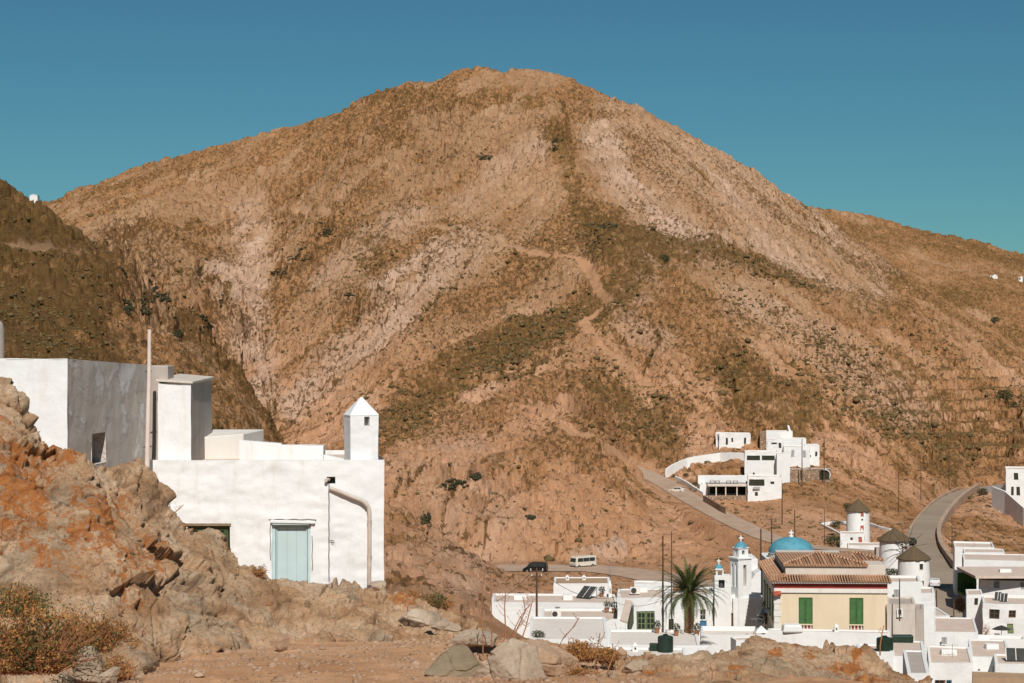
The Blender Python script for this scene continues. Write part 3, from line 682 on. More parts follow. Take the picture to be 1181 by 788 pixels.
def gD(px, y):
    """distance at which the ledge shows at height y"""
    j = int(np.argmin(abs(nc-px))); pc = CY-F*G[:, j]/nr_rows; ok = np.where((nr_rows > 12) & (pc <= y))[0]; return float(nr_rows[ok[0]])
def outcrop(name, lines, px0, px1, dpx, T, label, lich, seed, amp=1., crack=1., group=None, blurn=12):
    """rock mass lofted through foot, face, crest and back lines, then broken up in 3D along its normals"""
    c = np.arange(px0, px1, dpx).astype(np.float32); A = []
    for ln in lines:
        px = [p[0] for p in ln]; A.append((np.interp(c, px, [p[1] for p in ln]), np.interp(c, px, [((CY-p[2])/F*p[1]) if len(p) < 4 else p[2] for p in ln])))
    Ds = np.array([a[0] for a in A]); Zs = np.array([a[1] for a in A])
    par = np.arange(len(A)); t = np.concatenate([np.linspace(i, i+1, n, endpoint=False) for i, n in enumerate(T)]+[[len(A)-1]])
    D = np.stack([np.interp(t, par, Ds[:, j]) for j in range(len(c))], 1); Zv = np.stack([np.interp(t, par, Zs[:, j]) for j in range(len(c))], 1)
    D = blur(D, blurn, 4); Zv = blur(Zv, blurn//2, 2)
    Xv = (c[None, :]-CX)/F*D
    V = np.stack([Xv, D, Zv], -1).astype(np.float32)
    def nrm(V):
        a = np.gradient(V, axis=1); b = np.gradient(V, axis=0); n = np.cross(a, b); n /= np.linalg.norm(n, axis=-1, keepdims=True)+1e-9; return n
    n0 = nrm(blur(V[..., 0], 12, 12)[..., None]*[1, 0, 0]+blur(V[..., 1], 12, 12)[..., None]*[0, 1, 0]+blur(V[..., 2], 12, 12)[..., None]*[0, 0, 1])
    x, y, z = V[..., 0]+seed, V[..., 1], V[..., 2]
    # tilted bedding
    u = x*.85+z*.5; w = -x*.5+z*.85
    wx = .55*fbm(x, y, z, 1.5, 4); wz = .55*fbm(x+9, y, z, 1.5, 4); sx = .16*fbm(x, y, z+7, .35, 3); sz = .16*fbm(x, y+7, z, .35, 3)
    d = .36*fbm(x, y, z, 2.2, 4)
    f1, f2, cid = worley(u*.5+wx+sx, y*.7, w*.8+wz+sz, 1.5); hard = np.clip(.5+1.6*fbm(x, y, z+3, 2.3, 2), 0, 1)
    d += crack*(.12*cid-.26*np.exp(-((f2-f1)/.03)**2)*hard)
    fo, fe = facets(u*.8+wx*.8, y*.9, w*1.3+wz*.8, 1.1); d += crack*.17*(fo-.1)
    fo, fe = facets(u+wx*.5, y, w*1.5+wz*.5, .42); d += crack*.045*(fo-.1)
    f1, f2, cid = worley(u*.55+wx+sx, y+wz, w*1.3+sz, .55); d += crack*hard*(.06*cid-.09*np.exp(-((f2-f1)/.06)**2))
    d += .05*fbm(u, y, w*1.6, .55, 5, .6, ridged=True)
    f1, f2, cid = worley(x+wx*.4, y, z+wz*.4, .16); d += (.016*cid-.014*np.exp(-((f2-f1)/.1)**2))*hard
    d += .055*fbm(x, y, z, .16, 4, .65)+.012*fbm(x, y, z, .05, 3, .6)
    edge = np.minimum(1, np.minimum(np.arange(len(t)), np.arange(len(t))[::-1])/12.)[:, None]
    V = V+n0*(d*amp*edge)[..., None]
    ob = link(name, np_mesh(name, V.reshape(-1, 3), grid_quads(len(t), len(c))), M['rock'])
    li = np.zeros(D.shape, np.float32); Pp = CY-F*V[..., 2]/V[..., 1]; Px = CX+F*V[..., 0]/V[..., 1]
    for (a, b_, r1, r2, s) in lich: li = np.maximum(li, s*np.clip(1.4-np.hypot((Px-a)/r1, (Pp-b_)/r2), 0, 1))
    at = ob.data.attributes.new('lichen', 'FLOAT', 'POINT'); at.data.foreach_set('value', li.ravel())
    tag(ob, label, 'rock outcrop', group); return ob, V
crestL = [(-420,400),(-120,420),(-40,432),(0,440),(12,444),(22,462),(28,478),(42,488),(50,508),(65,510),(80,509),(98,513),(115,520),(130,530),(150,540),(170,549),(178,562),(186,580),(200,590),(206,604),(225,612),(240,620),(252,634),(262,652),(280,650),(292,650),(305,657),(320,664),(345,670),(362,674),(385,681),(410,686),(440,690),(470,699),(500,712),(540,728),(600,748)]
outcrop('rock_outcrop', [
    [(-420,19.5,-3.9,'z'),(100,20,-3.9,'z'),(200,22.8,-3.9,'z'),(300,24.3,-3.95,'z'),(420,25.2,-4.,'z'),(520,25.6,-4.1,'z'),(600,26,-4.3,'z')],
    [(-420,21,800),(60,20.8,778),(160,21.4,772),(215,23.3,757),(300,24.6,746),(420,25.4,742),(520,26,748),(600,26.5,770)],
    [(-420,22.5,600),(0,22.5,690),(100,22.5,700),(200,24,700),(260,25,712),(320,25.8,712),(420,26.6,716),(520,27.2,735),(600,28,768)],
    [(-420,24.5,450),(0,24.,560),(100,24,600),(190,25,655),(250,26,682),(300,27,690),(400,27.6,700),(520,28.5,728),(600,29,762)],
    [(x, 26+(x > 0)*x/440*4., y) for x, y in crestL],
    [(-420,31,-1.6,'z'),(0,31,-3.6,'z'),(200,31,-4.4,'z'),(440,33,-5.2,'z'),(600,33,-6.8,'z')]],
    -420, 600, 1.05, [30, 130, 150, 190, 80],
    'big craggy brown rock with orange lichen rising in front of the white house', [(25,560,45,80,1.),(70,520,40,18,.9),(112,600,45,45,1.),(90,640,40,40,.6),(145,650,30,40,.7),(175,640,30,30,.8),(222,604,18,8,1.),(150,690,20,30,.6),(60,640,30,30,.7),(465,690,22,10,1.),(305,658,16,8,.8)], 0., 1.)
outcrop('rock_outcrop', [
    [(600,18.5,-3.9,'z'),(1150,18.5,-4.2,'z')],
    [(600,19.4,800),(700,19.4,794),(1000,19.6,786),(1150,19.6,812)],
    [(600,20.5,790),(700,21,774),(800,21.3,768),(860,21.3,760),(1000,21.3,766),(1060,21,782),(1100,21,805),(1150,21,820)],
    [(600,22.4,796),(640,22.6,776),(668,23,764),(690,23,752),(705,23,754),(716,23,748),(738,23,752),(748,23,760),(775,23,766),(800,23,762),(812,23,756),(832,23,747),(850,23,747),(868,23,740),(900,23,740),(984,23,741),(1000,23,751),(1028,23,760),(1050,22.8,771),(1068,22.6,782),(1085,22.4,798),(1150,22.4,820)],
    [(600,23.4,798),(800,24.2,760),(870,24.6,743),(984,24.6,744),(1060,24,782),(1100,23.6,800),(1150,23.5,822)],
    [(600,25.5,-5.2,'z'),(1150,25.5,-6.5,'z')]],
    600, 1150, 1.0, [25, 130, 120, 40, 60],
    'broken grey and tan rocks with orange lichen along the bottom edge', [(925,738,16,8,1.2),(893,752,10,7,1.),(935,756,10,8,1.),(990,752,12,6,1.2),(975,772,35,7,1.2),(1060,776,22,10,1.2),(850,772,12,7,1.),(760,775,20,7,.8),(1000,785,40,8,.8)], 40., .72)
# ================================================================ BUILDING HELPERS
def jit(k=.04):
    def f(v):
        return Vector((v.x+k*math.sin(v.z*1.9+v.y*2.3+v.x*.7), v.y+k*math.sin(v.x*1.3+v.z*1.7), v.z+k*.7*math.sin(v.x*.9+v.y*1.1)))
    return f
def wall_front(mb, x0, x1, z0, z1, ops, depth=.14, y=0, step=None):
    xs = {x0, x1}; zs = {z0, z1}
    for (a, b, c, d) in ops: xs |= {a, c}; zs |= {b, d}
    def fill(s):
        s = sorted(s); o = []
        for p, q in zip(s[:-1], s[1:]):
            n = max(1, int((q-p)/step)) if step else 1
            o += [p+(q-p)*k/n for k in range(n)]
        return o+[s[-1]]
    xs = fill(xs); zs = fill(zs); idx = {}; vs = []; fs = []
    def V(i, j):
        if (i, j) not in idx: idx[(i, j)] = len(vs); vs.append((xs[i], y, zs[j]))
        return idx[(i, j)]
    for i in range(len(xs)-1):
        for j in range(len(zs)-1):
            cx = (xs[i]+xs[i+1])/2; cz = (zs[j]+zs[j+1])/2
            if any(a < cx < c and b < cz < d for a, b, c, d in ops): continue
            fs.append((V(i, j), V(i+1, j), V(i+1, j+1), V(i, j+1)))
    mb.add(vs, fs)
    for a, b, c, d in ops:
        mb.add([(a, y, b), (c, y, b), (c, y, d), (a, y, d), (a, y+depth, b), (c, y+depth, b), (c, y+depth, d), (a, y+depth, d)],
               [(0, 4, 5, 1), (1, 5, 6, 2), (2, 6, 7, 3), (3, 7, 4, 0)])
def shell(mb, w, h, d, sink, ops, par=.28, t=.24, taper=0, depth=.14, x0=None, step=None):
    a = -w/2 if x0 is None else x0; b = a+w
    wall_front(mb, a, b, -sink, h, ops, depth, 0, step)
    z = -sink
    mb.add([(a, 0, z), (b, 0, z), (b, d, z), (a, d, z), (a, 0, h), (b, 0, h), (b, d, h), (a, d, h)], [(1, 2, 6, 5), (2, 3, 7, 6), (3, 0, 4, 7)])
    i0, i1, j0, j1 = a+t, b-t, t, d-t
    mb.add([(a, 0, h), (b, 0, h), (b, d, h), (a, d, h), (i0, j0, h), (i1, j0, h), (i1, j1, h), (i0, j1, h), (i0, j0, h-par-.1), (i1, j0, h-par-.1), (i1, j1, h-par-.1), (i0, j1, h-par-.1)],
           [(0, 1, 5, 4), (1, 2, 6, 5), (2, 3, 7, 6), (3, 0, 4, 7), (4, 5, 9, 8), (5, 6, 10, 9), (6, 7, 11, 10), (7, 4, 8, 11)])
    return (i0, j0, i1, j1)
def window(root, a, b, c, d, y, frame=M['frame_white'], bars=(1, 1), fw=.07, name='window', label=None):
    f = MB(); f.box(a, y-.07, b, a+fw, y, d); f.box(c-fw, y-.07, b, c, y, d); f.box(a+fw, y-.07, b, c-fw, y, b+fw); f.box(a+fw, y-.07, d-fw, c-fw, y, d)
    for i in range(bars[0]):
        x = a+(c-a)*(i+1)/(bars[0]+1); f.box(x-fw*.35, y-.06, b+fw, x+fw*.35, y-.002, d-fw)
    for i in range(bars[1]):
        z = b+(d-b)*(i+1)/(bars[1]+1); f.box(a+fw, y-.055, z-fw*.3, c-fw, y-.004, z+fw*.3)
    o = f.build(name, frame, root)
    if label: o['label'] = label
    MB().add([(a, y+.02, b), (c, y+.02, b), (c, y+.02, d), (a, y+.02, d)], [(0, 1, 2, 3)]).build('pane', M['glass'], o); return o
def leafpanel(root, a, b, c, d, y, mat, name='shutter', slats=8, leaves=2, label=None):
    f = MB(); lw = (c-a)/leaves
    for k in range(leaves):
        x0 = a+k*lw+.015; x1 = a+(k+1)*lw-.015; s = min(.09, lw*.2)
        f.box(x0, y-.06, b, x0+s, y, d); f.box(x1-s, y-.06, b, x1, y, d); f.box(x0+s, y-.06, b, x1-s, y, b+s); f.box(x0+s, y-.06, d-s, x1-s, y, d)
        n = slats
        for q in range(n):
            z0 = b+s+(d-b-2*s)*q/n; z1 = b+s+(d-b-2*s)*(q+1)/n
            f.add([(x0+s, y-.045, z0+.01), (x1-s, y-.045, z0+.01), (x1-s, y-.01, z1), (x0+s, y-.01, z1)], [(0, 1, 2, 3)])
    f.add([(a, y+.01, b), (c, y+.01, b), (c, y+.01, d), (a, y+.01, d)], [(0, 1, 2, 3)])
    o = f.build(name, mat, root)
    if label: o['label'] = label
    return o
def house(label, px0, px1, yt, yb, D, depth, ops=(), wall='white', roof='deck', name='white_house', cat='house', group=None, yaw=None, sink=2.5, par=.14, t=.24, xform=.05, zf=None):
    s = D/F; c = (px0+px1)/2
    if yaw is None: yaw = -math.degrees(math.atan((c-CX)/F))*.85
    root = empty(name, P(c, yb, D), label, cat, group, R(yaw)); w = (px1-px0)*s; h = (yb-yt)*s
    L = []
    for o in ops: L.append((o[0], (o[1]-c)*s, (yb-o[4])*s, (o[3]-c)*s, (yb-o[2])*s)+tuple(o[5:]))
    mb = MB(); J = jit(xform); dk = shell(mb, w, h, depth, sink, [l[1:5] for l in L], par, t)
    mb.build('wall', M[wall], root, bevel=.05, xf=J)
    MB().box(dk[0]-.02, dk[1]-.02, h-par-.12, dk[2]+.02, dk[3]+.02, h-par).build('roof', M[roof], root, xf=J)
    for l in L:
        k, a, b, cc, d = l[:5]; col = M[l[5]] if len(l) > 5 else None
        if k == 'w': window(root, a, b, cc, d, .13, col or M['frame_white'], fw=min(.09, (cc-a)*.14))
        elif k == 'd': leafpanel(root, a, b, cc, d, .12, col or M['frame_brown'], 'door', 2, 1)
        elif k == 's': leafpanel(root, a, b, cc, d, .12, col or M['grey_paint'], 'shutter', 8, 2)
        elif k == 'v': leafpanel(root, a, b, cc, d, .10, col or M['grey_paint'], 'vent', 5, 1)
        elif k == 'h': MB().add([(a, .135, b), (cc, .135, b), (cc, .135, d), (a, .135, d)], [(0, 1, 2, 3)]).build('opening', M['dark'], root)
    return root
def lin_wall(name, pts, h, t, mat, label, cat='wall', group=None, drop=1.5, cap=None, hs=None):
    """low wall following 3D points (tops of ground); thick, level top"""
    o0 = Vector(pts[0]); pts = [Vector(p)-o0 for p in pts]; n = len(pts); vs = []; fs = []
    for i, p in enumerate(pts):
        d = pts[min(i+1, n-1)]-pts[max(i-1, 0)]; d.z = 0; d.normalize(); q = Vector((d.y, -d.x, 0))*t/2; hh = hs[i] if hs else h
        vs += [p-q-Vector((0, 0, drop)), p+q-Vector((0, 0, drop)), p+q+Vector((0, 0, hh)), p-q+Vector((0, 0, hh))]
    for i in range(n-1):
        a = i*4; b = a+4
        for k in range(4): fs.append((a+k, a+(k+1) % 4, b+(k+1) % 4, b+k))
    fs += [(3, 2, 1, 0), (n*4-4, n*4-3, n*4-2, n*4-1)]
    m = MB(); m.add(vs, fs); o = m.build(name, mat, None, o0, bevel=.03); return tag(o, label, cat, group)
# ================================================================ THE WHITE HOUSE IN FRONT (46 m away)
M['lintel_wood'] = plain('grey_brown_lintel', (.24, .17, .11), .8, .3, 8)
M['shut_dark'] = plain('dark_green_shutter', (.055, .075, .03), .7)
D0 = 46.0; S = D0/F
def nx(px, D=D0): return (px-CX)/F*D
def nz(py, D=D0): return (CY-py)/F*D
def lumpy(v):
    k = float(fbm(np.float32(v.x*.6), np.float32(v.y*.5), np.float32(v.z*1.3), .40, 4)); k2 = float(fbm(np.float32(v.x+9), np.float32(v.y*.5), np.float32(v.z*1.5), .16, 2))
    e = float(fbm(np.float32(v.x+3), np.float32(v.y+3), np.float32(v.z+7), .9, 2))
    return Vector((v.x+.022*e, v.y+.026*k+.012*k2, v.z+.015*float(fbm(np.float32(v.x+30), np.float32(v.y), np.float32(v.z), .6, 2))))
base_z = nz(676)
root = empty('white_house', (0, D0, base_z), 'low whitewashed house with pale teal door and bent drainpipe behind the rock', 'house')
def lx(px): return nx(px)
def lz(py): return nz(py)-base_z
xl, xr = lx(171), lx(443)
door_o = (lx(313.5), lz(690), lx(358.5), lz(604)); win_o = (lx(216), lz(645), lx(265.5), lz(606)); out_o = (lx(377), lz(558.5), lx(387), lz(550.5))
mb = MB(); top = lz(531)
wall_front(mb, xl, xr, -.6, top, [door_o, win_o, out_o], .17, 0, .055)
mb.add([(xr, 0, -.6), (xr-.5, 4.2, -.6), (xr-.5, 4.2, top), (xr, 0, top), (xl, 4.2, -.6), (xl, 4.2, top), (xl, 0, -.6), (xl, 0, top)], [(0, 1, 2, 3), (1, 4, 5, 2), (4, 6, 7, 5)])
n = 60
for i in range(n):
    a = xl+(xr-xl)*i/n; b = xl+(xr-xl)*(i+1)/n
    mb.add([(a, 0, top), (b, 0, top), (b, .22, top), (a, .22, top), (a, .22, top-.12), (b, .22, top-.12)], [(0, 1, 2, 3), (3, 2, 5, 4)])
o = mb.build('wall', M['white_near'], root, xf=lumpy, smooth=True)
MB().box(xl+.02, .2, top-.25, xr-.55, 4.15, top-.1).build('roof', M['deck'], root)
# door
dr = MB(); a, b, c, d = door_o
fr = MB(); fw = .075
fr.box(a, .06, b, a+fw, .168, d); fr.box(c-fw, .06, b, c, .168, d); fr.box(a+fw, .06, d-fw*.9, c-fw, .168, d)
fr.box(a+fw+.012, .085, b, a+fw+.04, .168, d-fw); fr.box(c-fw-.04, .085, b, c-fw-.012, .168, d-fw)
dob = MB(); w3 = (c-a-2*fw-.09)/3
for k in range(3): dob.box(a+fw+.045+k*w3+.002, .115, b, a+fw+.045+(k+1)*w3-.002, .150, d-fw-.01)
dob.box(a+fw+.04, .13, b, c-fw-.04, .16, d-fw)
dd = dob.build('door', M['teal_door'], root, bevel=.004)
fr.build('door_frame', M['teal_door'], dd, bevel=.004)
lt = MB(); lt.box(a-.03, -.075, d+.012, c+.10, .05, d+.075)
lt.build('lintel', M['white_near'], root, xf=lambda v: v+Vector((0, 0, .012*math.sin(v.x*9))), bevel=.012)
MB().box(a+.02, -.05, d-.02, c-.04, .06, d+.014).build('door_head', M['teal_door'], root)
# shuttered window with a wooden lintel
a, b, c, d = win_o
leafpanel(root, a+.02, b, c-.04, d-.03, .13, M['shut_dark'], 'window', 1, 2, 'dark green window under a brown wooden lintel')
MB().box(a-.05, -.03, d-.015, c+.02, .12, d+.045).build('window_lintel', M['lintel_wood'], root, bevel=.01)
a, b, c, d = out_o
MB().add([(a, .168, b), (c, .168, b), (c, .168, d), (a, .168, d)], [(0, 1, 2, 3)]).build('drain_opening', M['dark'], root)
sp = MB(); sp.tube([(a+.04, .1, d-.05), (a-.01, -.12, d-.06)], .04, 10); sp.build('spout', M['pvc'], root, smooth=True)
# drainpipe
pp = MB(); pts = [(lx(381), -.06, lz(563)), (lx(398), -.07, lz(569.5)), (lx(417), -.08, lz(577)), (lx(422), -.08, lz(580)), (lx(425.5), -.08, lz(585)), (lx(426.5), -.08, lz(592)), (lx(426.5), -.08, lz(630)), (lx(426), -.08, lz(674))]
pp.tube(pts, .047, 14); pipe = pp.build('drainpipe', M['pvc'], root, smooth=True)
for pa in ([(lx(426.5), -.08, lz(600)), (lx(426.5), -.08, lz(601.5))], [(lx(426.5), -.08, lz(640)), (lx(426.5), -.08, lz(641.5))], [(lx(419.5), -.08, lz(578.4)), (lx(422), -.08, lz(580)), (lx(424), -.08, lz(583))]):
    cl = MB(); cl.tube(pa, .055, 14); cl.build('pipe_joint', M['pvc'], pipe, smooth=True)
cb = MB(); cb.tube([(lx(379.5)+.004*math.sin(i*2.1), -.02-.01*math.sin(i), lz(556+i*6)) for i in range(20)], .011, 6); cb.build('cable', M['cable'], root, smooth=True)
for xx, zt in ((lx(311.8), lz(606)), (lx(360.2), lz(618))):
    gk = MB(); gk.tube([(xx+.006*math.sin(i*1.7+xx*9), -.012, zt-.11*i) for i in range(8)], .0075, 5); gk.build('jamb_crack', M['pole_wood'], root)
gk = MB(); gk.tube([(lx(310+i*5), -.016, lz(599.3+.5*math.sin(i*1.9))) for i in range(12)], .008, 5); gk.build('lintel_crack', M['pole_wood'], root)
hk = MB(); cxh, czh = lx(384), lz(625); hk.tube([(cxh+.035*math.cos(t/10*6.28), -.03, czh+.03*math.sin(t/10*6.28)) for t in range(10)], .006, 5); hk.tube([(lx(379.5), -.02, czh+.03), (cxh, -.03, czh+.03)], .007, 5)
hk.build('hook', M['cable'], root)
# chimney with pyramid cap
rt = top
ch = MB(); cw = .36; cx0 = lx(414.5); ch0 = lz(480)
chim_c = empty('chimney', (cx0, D0+.55, base_z+rt-.05), 'square white chimney with pyramid cap and small slot on the low house', 'chimney', rz=R(17))
hh = ch0-rt+.05
bm = MB(); s_ = .32
wall_front(bm, -s_, s_, 0, hh, [(-.0, hh-.24, .12, hh-.03)], .2, -s_, .07)
bm.add([(s_, -s_, 0), (s_, s_, 0), (-s_, s_, 0), (-s_, -s_, 0), (s_, -s_, hh), (s_, s_, hh), (-s_, s_, hh), (-s_, -s_, hh)], [(0, 1, 5, 4), (1, 2, 6, 5), (2, 3, 7, 6)])
stack = bm.build('stack', M['white_near'], chim_c, xf=lumpy, smooth=True)
MB().add([(0, -s_+.2, hh-.24), (.12, -s_+.2, hh-.24), (.12, -s_+.2, hh-.03), (0, -s_+.2, hh-.03)], [(0, 1, 2, 3)]).build('flue_slot', M['cement'], chim_c)
ap = (lz(459)-rt+.05)
cp = MB(); q = s_+.015; m_ = 6; vs = []; fs = []
for i in range(m_+1):
    t = i/m_; r = q*(1-t)+.02*t
    vs += [(-r, -r, hh+(ap-hh)*t), (r, -r, hh+(ap-hh)*t), (r, r, hh+(ap-hh)*t), (-r, r, hh+(ap-hh)*t)]
for i in range(m_):
    for k in range(4): fs.append((i*4+k, i*4+(k+1) % 4, i*4+4+(k+1) % 4, i*4+4+k))
fs += [(3, 2, 1, 0), (m_*4, m_*4+1, m_*4+2, m_*4+3)]
cp.add(vs, fs); cp.build('cap', M['white_near'], chim_c, bevel=.008, xf=lumpy)
# tall box on the roof (stair head)
tb = empty('stair_tower', (0, D0+.25, base_z+rt), 'tall white box-shaped stair head with thin pinkish slab on top', 'stair tower')
a, c = nx(182, D0+.25), nx(220, D0+.25); hz = nz(442, D0+.25)-(base_z+rt)
m = MB()
wall_front(m, a, c, -.15, hz, [], .1, 0, .12)
m2 = MB(); m2.add([(c, 0.004, -.15), (c, 3.2, -.15), (c, 3.2, hz+.05), (c, 0.004, hz)], [(0, 1, 2, 3)]); m2.build('side_wall', M['cement'], tb, xf=lambda v: lumpy(v)+Vector((.002, 0, 0))); m.add([(a, 0, -.15), (a, 3.2, -.15), (a, 3.2, hz+.05), (a, 0, hz)], [(3, 2, 1, 0)]); m.add([(a, 3.2, -.15), (c, 3.2, -.15), (c, 3.2, hz+.05), (a, 3.2, hz+.05)], [(3, 2, 1, 0)])  # cement grey puts shade into the white tower's right face
m.build('wall', M['white_near'], tb, xf=lumpy, smooth=True)
m = MB(); m.add([(a-.04, -.05, hz+.035), (c+.05, -.05, hz-.012), (c+.06, 3.25, hz+.02), (a-.04, 3.25, hz+.07), (a-.04, -.05, hz+.085), (c+.05, -.05, hz+.035), (c+.06, 3.25, hz+.09), (a-.04, 3.25, hz+.16)], [(3, 2, 1, 0), (4, 5, 6, 7), (0, 1, 5, 4), (1, 2, 6, 5), (2, 3, 7, 6), (3, 0, 4, 7)])
m.build('roof_slab', M['cream'], tb, bevel=.01)
# parapets behind
def parapet(label, pxs, ytop, D, th, ybot=533, mat='white_near', slope=0):
    z0 = base_z+rt-.2; o0 = P(pxs[0], 0, D); r = Vector((o0.x, D, z0)); w_ = (pxs[1]-pxs[0])/F*D; h0 = nz(ytop, D)-z0; h1 = nz(ytop+slope, D)-z0
    m = MB(); n = max(3, int(w_/.1)); vs = []; fs = []
    for i in range(n+1):
        t = i/n; x = w_*t; h = h0+(h1-h0)*t; vs += [(x, 0, 0), (x, 0, h), (x, th, h), (x, th, 0)]
    for i in range(n):
        for k in range(3): fs.append((i*4+k, i*4+4+k, i*4+5+k, i*4+1+k))
    fs += [(0, 1, 2, 3), (n*4+3, n*4+2, n*4+1, n*4)]
    m.add(vs, fs); o = m.build('parapet_wall', M[mat], None, r, xf=lumpy); return tag(o, label, 'parapet')
parapet('long low white parapet in the middle of the low house roof', (276, 324), 508, D0+1.4, .3, slope=4)
parapet('short lower white parapet block left of the chimney', (318, 373), 513.5, D0+1.1, .5, slope=1)
parapet('small sloping white parapet at the foot of the chimney', (373, 398), 525, D0+.9, .3, slope=5)
m = MB(); x0 = nx(249, D0+3.4); x1 = nx(283, D0+3.6); zb = base_z+rt-.2
r0 = Vector((x0-.4, D0+1.6, zb)); h0 = nz(503, D0+1.8)-zb; h1 = nz(496, D0+3.9)-zb
# side wall shown in shade, running back behind the stair head
xa = nx(271, D0+1.6)-r0.x; xb_ = nx(283, D0+3.9)-r0.x
m.add([(0, .6, 0), (xa+.08, .9, 0), (xa+.35, 2.6, 0), (.1, 2.6, 0), (0, .6, h0*.9), (xa+.08, .9, h0+.02), (xa+.35, 2.6, h1), (.1, 2.6, h1)], [(3, 2, 1, 0), (4, 5, 6, 7), (0, 1, 5, 4), (1, 2, 6, 5), (2, 3, 7, 6), (3, 0, 4, 7)])
tag(m.build('low_annex', M['offwhite'], None, r0, bevel=.02), 'small sloping grey annex between the stair head and the long parapet', 'annex')
# upper house at the left: white front and long side wall with painted shade
up = empty('upper_house', (0, 40., nz(560, 40.)), 'taller house with bright white front and long shade-painted grey side wall, at the left edge', 'house')
zb = nz(560, 40.); a = nx(-260, 40); c = nx(78, 40.); ht = nz(414, 40.)-zb; ce = nx(170.5, 46.3); he = nz(421, 46.3)-zb
m = MB(); wall_front(m, a, c, -2, ht, [], .1, 0, .14)
m.build('front_wall', M['white_near'], up, xf=lumpy, smooth=True)
# side wall (right) with a small deep window
dirv = Vector((ce-c, 6.3, 0)); Ls = dirv.length
m = MB(); wz = zb
w0 = 1.70; w1 = 2.75; wzb = nz(535, 42)-zb; wzt = nz(498.5, 42)-zb
wall_front(m, 0, Ls, -2, ht, [(w0, wzb, w1, wzt)], .3, 0, .12)
def sidexf(v):
    t = v.x/Ls; z = v.z-(ht-he)*t*(1 if v.z > 0 else 0)*(v.z/ht)
    k = float(fbm(np.float32(v.x), np.float32(v.z), np.float32(3), .5, 4, .6, True)); k2 = float(fbm(np.float32(v.x), np.float32(v.z), np.float32(8), .14, 2))
    p = Vector((c, 0, 0))+dirv.normalized()*v.x; nrm = Vector((dirv.y, -dirv.x, 0)).normalized()
    return Vector((p.x, p.y, z))+nrm*(.020*k+.012*k2-v.y)
M['shade_painted'] = None
fm, fnt, fb = new_mat('shade_grey_render'); co = geo(fnt)
cc = ramp(fnt, noise(fnt, co, 1.6, 8, .7, .4), [(.3, (.52, .45, .39)), (.6, (.64, .57, .50))])  # grey base is painted shade on a white wall
mpn = N(fnt, 'ShaderNodeMapping'); mpn.inputs['Scale'].default_value = (1, .5, 1.); mpn.inputs['Location'].default_value = (0, 3.3, 0); fnt.links.new(co, mpn.inputs[0])
fk = noise(fnt, mpn.outputs[0], 1.35, 10, .7, .5)
cc = mix(fnt, bw(fnt, fk, .50, .55), cc, (.74, .70, .66)); fnt.links.new(cc, fb.inputs['Base Color'])  # pale patches are painted raking light on the relief
pb = bump(fnt, fb, bw(fnt, fk, .50, .55), .8, .03); bump(fnt, fb, noise(fnt, co, 6, 8, .7), .6, .03, pb)
sw = m.build('side_wall', fm, up, xf=sidexf, smooth=True); sw['label'] = 'shade-painted grey side wall with a small dark window'
ww = MB(); nn_ = Vector((dirv.y, -dirv.x, 0)).normalized()
def sp_(x, z, o): p = Vector((c, 0, 0))+dirv.normalized()*x+nn_*o; return (p.x, p.y, z)
ww.add([sp_(w0-.02, wzb-.02, -.28), sp_(w1+.02, wzb-.02, -.28), sp_(w1+.02, wzt, -.28), sp_(w0-.02, wzt, -.28)], [(0, 1, 2, 3)]); ww.build('window', M['dark'], up)
m = MB(); m.add([(a, 0, ht), (c, 0, ht), (ce, 6.3, he), (a, 6.3, he)], [(0, 1, 2, 3)]); m.add([(a, 6.3, -2), (ce, 6.3, -2), (ce, 6.3, he), (a, 6.3, he)], [(3, 2, 1, 0)])
m.build('roof', M['deck'], up, xf=lambda v: v+Vector((0, 0, -.012)))
# pier past the end of the side wall
pe = MB(); a2 = nx(169, 46.6); c2 = nx(199, 47.2); z2 = nz(540, 47); h2 = nz(421.5, 47)-z2
pe.box(a2, 0, 0, c2, .8, h2, tx=.02); tag(pe.build('wall_pier', M['cement'], None, Vector((0, 46.7, z2)), bevel=.03), 'pinkish grey wall pier between the pole and the stair head', 'wall pier')
# standing pipe pole with its clamps
pr = empty('mast_pole', P(169.5, 549, 45.2), 'tall pale mast pole standing at the corner of the two white houses', 'pole')
s2 = 45.2/F; m = MB(); m.tube([(0, 0, 0), (.02, 0, 60*s2), (.045, 0, 110*s2), (.055, 0, 169*s2)], [.055, .051, .046, .041], 12); m.build('shaft', M['pole_pale'], pr, smooth=True)
for zz in (33, 120):
    m = MB(); m.tube([(-.09+zz*.0004, .02, zz*s2), (.10, .02, (zz+1)*s2)], .014, 6); m.build('clamp', M['cable'], pr)
# rounded grey chimney cut by the left edge
lc = MB(); lc.lathe([(.30, 0), (.30, .62), (.27, .74), (.18, .83), (.03, .87)], 20); o = lc.build('chimney', M['cement'], None, P(-13, 416, 41.), smooth=True); tag(o, 'grey round-topped chimney cut by the left edge of the photo', 'chimney')
# ================================================================ VILLAGE
H_ = house
